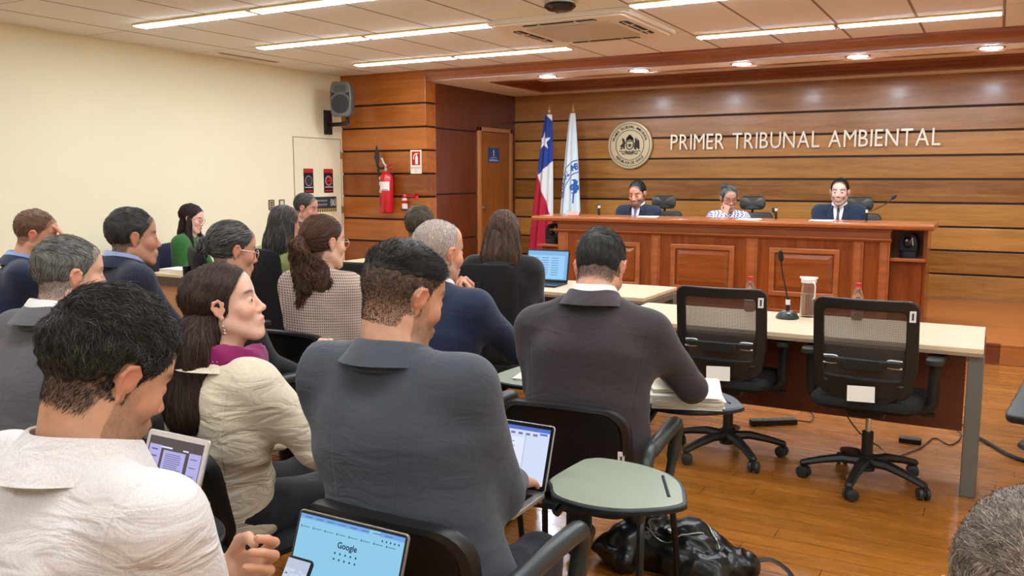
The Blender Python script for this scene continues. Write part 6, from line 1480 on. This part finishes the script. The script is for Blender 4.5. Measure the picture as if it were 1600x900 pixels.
P_['suit_grey'] = person('grey-haired man in grey tweed suit, left of the cream jacket woman', 110, 432, 2.65, 92, hyaw=-22, hpitch=0.08, lean=0.1, nb=0.05, sw=0.19, bulk=1.1, hs=0.96, skin=SK1, hair='short', hc=GR, top='suit', tc=(92, 90, 92), collar_c=WHITE, q=2, hair_n=3500, neckdrop=0.12)
P_['coat'] = person('person in camel coat cut off by the left edge', -88, 432, 2.75, 90, lean=0.05, sw=0.19, bulk=1.15, top='coat', tc=(176, 124, 66), kind='linen', q=1, hair='short', hc=DK)
P_['face'] = person('man in navy jacket at far left covering his face with his hand', 57, 367, 4.8, 58, hyaw=-12, hpitch=0.25, lean=0.18, nb=0.07, sw=0.19, bulk=1.12, hs=1.05, skin=(222, 160, 128), hair='short', hc=((120, 84, 60), (96, 70, 52), (140, 110, 84)), top='suit', tc=(26, 36, 60), collar_c=(140, 170, 214), q=1,
    rh=dict(p=(0.04, 0.41, 1.15), fwd=(-0.1, -0.35, 1), palm=(-0.2, -1, 0), curl=0.3, pole=(0.5, 0.1, -1)), hands='r', legs=(150, 134, 96))
P_['pin'] = person('man in navy pinstripe suit in profile in front of the clerk desk', 208, 372, 4.2, 74, hyaw=-14, hpitch=0.06, lean=0.1, nb=0.05, sw=0.19, bulk=1.2, hs=1.12, skin=(206, 150, 116), hair='short', hc=((60, 56, 52), (84, 80, 76), (44, 40, 38)), top='suit', tc=(34, 38, 56), kind='pinstripe', col2=(52, 56, 76), collar_c=(150, 170, 210), q=1, hair_n=900, neckdrop=0.12)
P_['green'] = person('woman with glasses in green sweater seated behind the papers desk', 300, 342, 7.9, 22, hyaw=4, hpitch=0.25, lean=0.05, sw=0.165, bulk=0.9, female=True, skin=(236, 190, 170), hair='long', hc=((44, 28, 24), (60, 38, 32), (34, 22, 18)), hairfn=long_hair(0.07, 0.42, 0.02, 0.03, True), top='sweater', tc=(34, 92, 30), q=1, glasses=(180, 140, 120), lip=(190, 60, 70), hair_n=700)
P_['bunlady'] = person('woman with grey hair and glasses, dark top, behind the profile woman', 363, 392, 3.8, 70, hyaw=-8, hpitch=0.2, lean=0.08, nb=0.04, sw=0.165, bulk=0.95, female=True, skin=(206, 152, 124), hair='tied', hc=((90, 86, 80), (60, 56, 52), (130, 126, 120), (44, 36, 32)), hairfn=bun((0, -0.12, 0.0), 0.034), top='blouse', tc=(24, 22, 24), q=1, glasses=(206, 170, 150), hair_n=900)
P_['longgrey'] = person('woman with long straight grey-brown hair and olive collar', 446, 352, 5.8, 92, hyaw=0, hpitch=0.02, lean=0.05, sw=0.17, bulk=0.95, female=True, hair='long', hc=((78, 68, 60), (56, 48, 42), (110, 104, 96), (66, 54, 46)), hairfn=long_hair(0.1, 0.4, 0.05, 0.03), top='blouse', tc=(142, 146, 84), q=1, hair_n=900)
P_['doorman'] = person('dark-haired man near the cream door signs, looking down', 478, 326, 7.8, 20, hyaw=0, hpitch=0.2, lean=0.05, hs=1.05, skin=(206, 150, 124), hair='short', hc=((58, 54, 48), (40, 36, 32), (84, 78, 70)), top='suit', tc=(36, 36, 42), q=1, hair_n=500)
P_['tweed'] = person('woman in checked tweed jacket with brown curly ponytail', 506, 380, 4.35, 100, hyaw=-28, hpitch=0.05, lean=0.04, nb=0.03, sw=0.165, bulk=0.95, hs=1.1, female=True, skin=(226, 180, 152), hair='tied', hc=((72, 46, 32), (54, 34, 24), (100, 66, 44), (120, 84, 58)), hairfn=ponytail(), top='jacket', tc=(200, 176, 158), kind='tweed', col2=(92, 62, 54), q=1, glasses=(200, 190, 180), rh=dict(p=(0.1, 0.3, 0.75), fwd=(0, 1, 0), palm=(0, 0, -1)))
P_['backhead'] = person('brown-haired man whose head shows behind the bald man', 657, 355, 5.5, 104, hyaw=-12, hpitch=0.05, hair='short', hs=1.08, skin=(214, 160, 132), hc=((92, 78, 58), (70, 58, 44), (112, 98, 76)), top='suit', tc=(40, 40, 46), q=1, hair_n=900)
P_['bald'] = person('balding white-haired man in navy suit resting his chin on his hand', 684, 396, 3.5, 92, hyaw=-16, hpitch=0.06, hroll=0.05, lean=0.1, nb=0.03, sw=0.195, bulk=1.1, hs=1.12, skin=(224, 164, 128), hair='balding', hc=((196, 188, 176), (160, 152, 140), (220, 214, 204)), top='suit', tc=(26, 36, 62), collar_c=(222, 220, 216), q=2, stubble=0.5, grey=1,
    rh=dict(p=(0.1, 0.22, 1.02), fwd=(-0.2, 0.1, 1), palm=(-0.4, -1, 0), curl=1.0, pole=(0.9, 0.3, -0.9)), hands='r', hair_n=3200)
P_['longbrown'] = person('woman with long light brown hair in black jacket before the laptop', 788, 364, 5.1, 106, hpitch=0.12, lean=0.06, sw=0.175, bulk=0.98, female=True, hair='long', hs=1.0, hc=((96, 72, 54), (74, 54, 40), (120, 92, 70), (60, 46, 36)), hairfn=long_hair(0.102, 0.42, 0.045, 0.035), top='suit', tc=(24, 22, 22), q=1, hair_n=900)
P_['brown'] = person('man in dark brown suit seen from behind, papers on his writing tablet', 938, 420, 3.2, 101, hyaw=-8, hpitch=0.55, hroll=-0.02, lean=0.12, nb=0.11, sw=0.21, bulk=1.28, hs=1.13, skin=(214, 158, 128), hair='short', hc=((58, 56, 50), (66, 64, 56), (34, 32, 28)), top='suit', tc=(54, 44, 45), collar_c=WHITE, q=2, hair_n=4500,
    rh=dict(p=(0.2, 0.47, 0.8), fwd=(0.1, 1, -0.2), palm=(-0.4, 0, -1), pole=(0.8, -0.4, -0.6)), lh=dict(p=(-0.1, 0.4, 0.74), fwd=(0.3, 1, -0.1), palm=(0, 0, -1)), sleeve=1.1, neckdrop=0.1, sheight=-0.045)
P_['mohair'] = person('grey-haired person cut off at the lower right corner', 1616, 968, 1.12, 100, hpitch=0.1, hs=1.3, skin=SK1, hair='short', hc=((140, 122, 104), (112, 96, 82), (166, 150, 130), (96, 82, 70)), top='sweater', tc=(60, 58, 60), q=2, hair_n=16000, seat=0.36, feet=False)
# judges
JS = DZ + 0.44
P_['j1'] = person('left judge, bearded man in navy suit and purple tie, looking down', 996, 303, 10.2, 268, hpitch=0.3, lean=0.08, hs=1.2, sw=0.21, bulk=1.1, skin=(222, 160, 132), hair='short', hc=((26, 22, 20), (36, 30, 26)), top='suit', tc=(22, 32, 52), shirt=WHITE, tie=(84, 84, 160), collar_c=WHITE, q=1, stubble=0.85, seat=JS, feet=False, beard=1, hair_n=500)
P_['j2'] = person('middle judge, woman with dark bun in patterned blouse, hand at her mouth', 1139, 311, 9.8, 286, hyaw=14, hpitch=0.22, lean=0.12, hs=1.12, sw=0.17, bulk=0.95, female=True, skin=(196, 140, 116), hair='tied', hc=((76, 76, 74), (40, 36, 34), (110, 110, 106)), hairfn=bun((0.05, -0.04, 0.115), 0.036), top='blouse', tc=(226, 228, 236), kind='print', col2=(52, 62, 116), q=1, glasses=(60, 50, 50),
    rh=dict(p=(0.03, 0.27, 1.15), fwd=(-0.1, -0.2, 1), palm=(0.1, -1, 0), curl=0.8, pole=(1, 0, -1)), hands='r', seat=JS, feet=False, hair_n=500)
P_['j3'] = person('right judge, man in navy suit with dark tie, looking ahead', 1312, 301, 9.45, 272, hpitch=0.02, lean=0.05, hs=1.2, sw=0.215, bulk=1.1, skin=(224, 178, 158), hair='short', hc=((30, 24, 22), (44, 36, 32)), top='suit', tc=(22, 34, 56), shirt=(234, 232, 228), tie=(44, 46, 62), collar_c=(234, 232, 228), q=1, stubble=0.5, seat=JS, feet=False, hair_n=500)

# ------------------------------------------------------------------ chairs under the people
def under(key, label, rz=0.0, dy=0.06, **k):
    t = P_[key]['t']; f2 = Matrix.Rotation(rz, 3, 'Z') @ Vector((0, 1, 0)); l = t.location + f2 * dy
    return visitor_chair(label, (l.x, l.y, 0), rz, **k)
under('shirt', 'black visitor chair under the man in the off-white shirt', 0.0)
visitor_chair('black visitor chair with writing tablet left of the man in the off-white shirt', (-2.05, 0.95, 0), 0, tablet=(0.2, 0.38, 0.0), ztab=0.665, tcol=tab_edge)
under('grey', 'black visitor chair with empty green writing tablet beside the floor bag', 0.0, 0.1, tablet=(0.14, 0.52, 0.0))
under('scarf', 'black visitor chair under the woman in the cream jacket', math.radians(-8), 0.05, arms=(True, False))
under('suit_grey', 'black visitor chair under the grey-haired man in tweed', 0.0)
under('coat', 'black visitor chair under the camel coat at the left edge', 0.0)
under('brown', 'black visitor chair under the man in dark brown suit, papers on its tablet', math.radians(5), 0.04, tablet=(0.14, 0.5, 0.05), tcol=tab_edge)
under('bald', 'black visitor chair under the balding man in navy suit', 0.0, tablet=(0.14, 0.5, 0.0))
under('tweed', 'black visitor chair under the woman in tweed jacket', 0.0)
under('bunlady', 'black visitor chair with tablet under the grey-haired woman with glasses', 0.0, tablet=(0.22, 0.5, 0.0))
under('pin', 'black visitor chair under the man in pinstripe suit', math.radians(-14))
under('face', 'black visitor chair with tablet under the man covering his face', math.radians(-28), tablet=(0.14, 0.42, 0.0))
def tunder(key, label, rz, dy=0.08, **k):
    t = P_[key]['t']; f2 = Matrix.Rotation(rz, 3, 'Z') @ Vector((0, 1, 0)); l = t.location + f2 * dy
    return tall_chair('office_chair', label, (l.x, l.y, k.pop('z', 0)), rz, **k)
tall_chair('office_chair', 'tall black office chair behind the long-haired woman in black jacket', (P_['longbrown']['t'].location.x - 0.06, P_['longbrown']['t'].location.y + 0.0, 0), math.radians(18), zt=1.08, w=0.42)
tunder('longgrey', 'tall black office chair behind the woman with long grey hair', math.radians(-4), zt=1.1)
under('backhead', 'black visitor chair under the brown-haired man')
tunder('green', 'office chair under the woman in green sweater', math.radians(-60), zt=0.95, col=mat('navy_fabric', (34, 44, 74), 0.8))
tunder('doorman', 'office chair under the man by the cream door', math.radians(-60), zt=0.95)
tall_chair('office_chair', 'empty black office chair beside the papers desk, in front of the woman in green', (-3.72, 3.6, 0), math.radians(-35), zt=1.16)
t = tall_chair('office_chair', 'office chair with dark blue jacket over its back, left of the woman in green', (-6.95, 5.75, 0), math.radians(-25), zt=1.04, col=mat('navy_fabric'), w=0.46)
tall_chair('office_chair', 'black office chair seen between the tweed jacket and the dark grey suit', (-3.22, 4.15, 0), math.radians(5), zt=1.07)
for k_, lb, dx in (('j1', 'leather headrest chair behind the left judge', 0.16), ('j2', 'leather headrest chair behind the middle judge', 0.22), ('j3', 'leather headrest chair behind the right judge', 0.18)):
    t = P_[k_]['t']; tall_chair('judge_chair', 'black ' + lb, (t.location.x + dx, t.location.y + 0.18, DZ), math.radians(180 + (8 if k_ != 'j2' else 12)), zt=1.0, head=True, col=mat('chair_leather', (44, 42, 38), 0.38), seat_z=0.44)

# ------------------------------------------------------------------ devices, papers, bag
laptop('laptop', 'open silver laptop showing a blue search page in front of the phone', (-1.1, 1.243, 0.652), 0.0, 0.282, 0.2, 20, 'search', (140, 130, 118), (24, 24, 26), pal=[(138, 196, 226), (84, 120, 150), (110, 160, 226), (30, 44, 84), (150, 196, 236), (160, 210, 240)], bz=0.007)
laptop('laptop', 'open silver laptop with white document on the lap of the man in grey', (-1.22, 2.1, 0.645), 0.0, 0.31, 0.19, 20, 'doc', (170, 168, 164), (16, 16, 18), pal=[(206, 216, 242), (120, 124, 150), (84, 112, 200), (52, 46, 48), (170, 170, 220), (222, 226, 246)])
tl = P(235, 672, 2.36)
laptop('tablet_computer', 'white-framed tablet showing dark screen with pages, beyond the man in off-white', (tl.x + 0.118, tl.y - 0.06, 0.686), 0.0, 0.235, 0.178, 20, 'dark', (214, 206, 196), (222, 212, 202), pal=[(150, 150, 210), (96, 92, 130), (110, 140, 220), (92, 80, 82), (176, 172, 224), (224, 222, 240)], keys=False, bz=0.014, cat='tablet')
pc = P(472, 872, 1.76)
laptop('phone', 'black smartphone with text on screen in the hand of the off-white shirt man', (pc.x, pc.y - 0.14 * math.sin(0.6), pc.z - 0.14 * math.cos(0.6) - 0.012), 0.0, 0.067, 0.14, math.degrees(0.6), 'dark', (24, 24, 28), (14, 14, 18), pal=[(170, 186, 214), (110, 120, 150), (90, 120, 200), (190, 200, 222), (196, 206, 228), (210, 216, 236)], keys=False, bz=0.004, cat='phone')
def papers_at(label, v, rz, **k): return papers(label, tuple(v), rz, **k)
tb = P_['brown']['t'].location
papers('stack of folders and loose sheets on the writing tablet of the man in brown', (tb.x + 0.2, tb.y + 0.52, 0.684), 0.35, 0.26, 0.34, 12, th=0.004)
t = thing('notebook', 'closed pale notepad with red edge on top of the folder stack', 'notebook', (tb.x + 0.13, tb.y + 0.49, 0.733), 0.6)
obj('cover', MB().box(-0.08, 0.08, -0.11, 0.11, 0, 0.014), mat('notepad_cream', (240, 232, 208), 0.6), t, 0.002); obj('spine', MB().box(0.08, 0.084, -0.11, 0.11, -0.001, 0.015), mat('spine_red', (190, 70, 40), 0.5), t)
tb = P_['bald']['t'].location
papers('white sheet on the writing tablet beside the balding man', (tb.x + 0.26, tb.y + 0.56, 0.684), 0.2, 0.2, 0.26, 3)
tb = P_['face']['t'].location
t = thing('folder', 'maroon folder with white sheet on the tablet of the man covering his face', 'folder', (-4.28, 3.05, 0.684), -0.3)
obj('sheet', MB().box(-0.16, 0.16, -0.11, 0.11, 0, 0.01), pap, t, 0.002); obj('cover', MB().box(-0.155, 0.155, -0.105, 0.105, 0.01, 0.022), mat('maroon', (92, 30, 26), 0.5), t, 0.002)
tb = P_['bunlady']['t'].location
t = thing('pen', 'blue pen lying on a writing tablet between the scarf and tweed women', 'pen', (tb.x + 0.32, tb.y + 0.56, 0.69), 0.2)
obj('barrel', MB().tube([(-0.06, 0, 0), (0.05, 0, 0), (0.07, 0, 0)], [0.006, 0.006, 0.002], 10), mat('pen_blue', (60, 76, 190), 0.3), t); obj('cap', MB().tube([(-0.075, 0, 0), (-0.045, 0, 0)], 0.0075, 10), mat('porcelain'), t)
# things on the clerk desk
papers('flat stack of papers at the left end of the clerk desk', (-6.12, 5.1, 0.74), 0.1, 0.3, 0.22, 6, th=0.006)
t = thing('snack_packet', 'red and white snack packet with curly lettering on the clerk desk', 'packet', (-5.72, 5.06, 0.74), 0.0)
obj('packet', MB().prism([(-0.16, 0), (-0.15, 0.07), (-0.02, 0.085), (0.11, 0.1), (0.16, 0.06), (0.14, 0.0)], -0.05, 0.05, 'y'), mat('packet_cream', (232, 228, 206), 0.4), t, 0.015)
obj('red_band', MB().prism([(-0.05, 0.004), (-0.055, 0.055), (0.13, 0.06), (0.13, 0.004)], -0.053, -0.049, 'y'), mat('packet_red', (196, 24, 30), 0.4), t)
obj('yellow_band', MB().prism([(0.0, 0.062), (0.0, 0.074), (0.12, 0.082), (0.13, 0.064)], -0.0525, -0.049, 'y'), mat('packet_yellow', (206, 206, 60), 0.4), t)
b = MB(); add_text(b, 'Carozzi', 0.05, Matrix.Translation((0.042, -0.054, 0.03)) @ Matrix.Rotation(PI / 2, 4, 'X')); obj('lettering', b, mat('label_white'), t)
t = thing('small_box', 'small green and white box on the clerk desk', 'box', (-5.93, 5.03, 0.74), 0.1)
obj('box', MB().box(-0.05, 0.05, -0.03, 0.03, 0, 0.06), mat('box_green', (190, 206, 170), 0.5), t, 0.004); obj('label', MB().box(-0.03, 0.04, -0.0315, -0.03, 0.012, 0.048), mat('box_label', (110, 160, 130), 0.5), t)
# bag
t = thing('leather_bag', 'black leather backpack slumped on the floor under the writing tablet', 'bag', (-1.03, 3.2, 0), 0.25)
lea = mat('bag_leather', (22, 23, 20), 0.28, bump=0.25, bscale=24, coat=0.15)
g = SDF((-0.42, -0.26, 0), (0.42, 0.26, 0.3), 0.008)
for a_, b_, r0, r1, sq, kk in (((-0.2, 0.0, 0.07), (0.05, 0.0, 0.08), 0.085, 0.1, 1.1, 0.05), ((0.05, 0, 0.07), (0.26, -0.03, 0.045), 0.095, 0.05, 1.3, 0.05), ((-0.2, -0.05, 0.12), (-0.1, 0.02, 0.17), 0.06, 0.055, 1, 0.03), ((-0.28, -0.02, 0.06), (-0.2, -0.1, 0.05), 0.055, 0.05, 1, 0.03), ((0.0, -0.1, 0.06), (0.15, -0.12, 0.05), 0.055, 0.045, 1, 0.03)): g.U(g.cone(a_, b_, r0, r1, sq), kk)
g.C(g.Z - 0.004, 0.01)
v, f = g.mesh(); nn = vnormals(v, f); v = v + nn * (0.012 * (1 - 2 * np.abs(vnoise(v * np.array([13, 13, 17]) + vnoise(v * 7)[:, None]))))[:, None]; v[:, 2] = np.maximum(v[:, 2], 0.003)
obj('bag_body', None, parent=t, me=mkmesh('bag', v, f, [lea]))
bb = BVHTree.FromPolygons([tuple(a) for a in v], [tuple(a) for a in f])
def on_bag(pts): 
    o = []
    for x, y in pts:
        hit = bb.ray_cast(Vector((x, y, 1)), Vector((0, 0, -1))); o.append((x, y, (hit[0].z if hit[0] else 0.005) + 0.004))
    return o
obj('zip', MB().tube(on_bag([(-0.12 + 0.02 * k, -0.06 - 0.03 * math.sin(k / 3)) for k in range(12)]), 0.0035, 6), mat('zip_metal', (150, 146, 130), 0.3, 0.8), t)
obj('zip', MB().tube(on_bag([(0.1 + 0.008 * k, 0.08 - 0.018 * k) for k in range(9)]), 0.003, 6), mat('zip_metal'), t)
obj('strap', MB().tube(on_bag([(-0.2 + 0.04 * k, 0.04 + 0.03 * math.sin(k)) for k in range(10)]), 0.011, 8, sq=0.35), mat('strap_black', (18, 18, 18), 0.5), t)
obj('strap', MB().tube(spline([(0.28, -0.02, 0.06), (0.36, 0.0, 0.07), (0.43, -0.04, 0.04), (0.42, -0.1, 0.01), (0.36, -0.1, 0.008), (0.3, -0.09, 0.02)], 5), 0.016, 8, sq=0.3), mat('strap_black'), t)
obj('buckle', MB().lathe([(0, 0.012), (0.016, 0.01), (0.018, 0)], on_bag([(-0.02, -0.06)])[0], 12), mat('zip_metal'), t)

# ------------------------------------------------------------------ scarf and jewellery
pp = P_['scarf']; t = pp['t']; N = pp['N']
b = MB(); v = []; f = []; na, nk = 64, 14
for i in range(na):
    a = 2 * PI * i / na; fr = (math.sin(a) + 1) / 2
    for k in range(nk):
        c_ = 2 * PI * k / nk; rr_ = 0.096 + 0.01 * math.sin(3 * a + 1) + 0.03 * math.cos(c_) + 0.004 * math.sin(9 * a + 2 * c_)
        z = 0.02 + 0.05 * math.sin(c_) - 0.06 * fr + 0.012 * math.sin(2 * a) + 0.004 * math.sin(7 * a + c_ * 3)
        v.append((N[0] + rr_ * math.cos(a), N[1] + 0.01 + rr_ * 1.05 * math.sin(a), N[2] + z))
for i in range(na):
    for k in range(nk): f.append((i * nk + k, ((i + 1) % na) * nk + k, ((i + 1) % na) * nk + (k + 1) % nk, i * nk + (k + 1) % nk))
sc = obj('scarf', b.add(v, f), cloth_mat('scarf_magenta', (134, 14, 84), 'wool', 0.75), t)
b = MB(); b.tube([(N[0] + 0.05 * math.cos(a), N[1] + 0.0, N[2]) for a in (0, 1)], 0.002, 4)
for k in range(12):
    a = -0.9 + k * 0.11; b = MB() if k == 0 else b
    rr_ = 0.113; b.ball((N[0] + rr_ * math.cos(a), N[1] + 0.01 + rr_ * 1.05 * math.sin(a), N[2] + 0.006 - 0.02 * (math.sin(a) + 1) / 2), 0.0016, 8)
obj('scarf_beading', b, mat('bead', (230, 190, 210), 0.4), sc)
ear = Vector(pp['hc'] + pp['R'] @ np.array([0.079, 0.0, -0.036])); b = MB()
b.tube([ear, ear + Vector((0.002, 0, -0.012))], 0.0012, 6); b.ball(ear + Vector((0.002, 0, -0.015)), 0.0042, 10); b.ball(ear + Vector((0.003, 0.002, -0.026)), 0.0036, 10); b.ball(ear + Vector((0.003, 0.003, -0.036)), 0.005, 10)
obj('earring', b, mat('earring', (206, 184, 176), 0.25, 0.6), t)
pp = P_['green']; ear = Vector(pp['hc'] + pp['R'] @ np.array([0.08, 0.0, -0.036])); obj('earring', MB().ball(ear, 0.008, 10), mat('earring'), pp['t'])
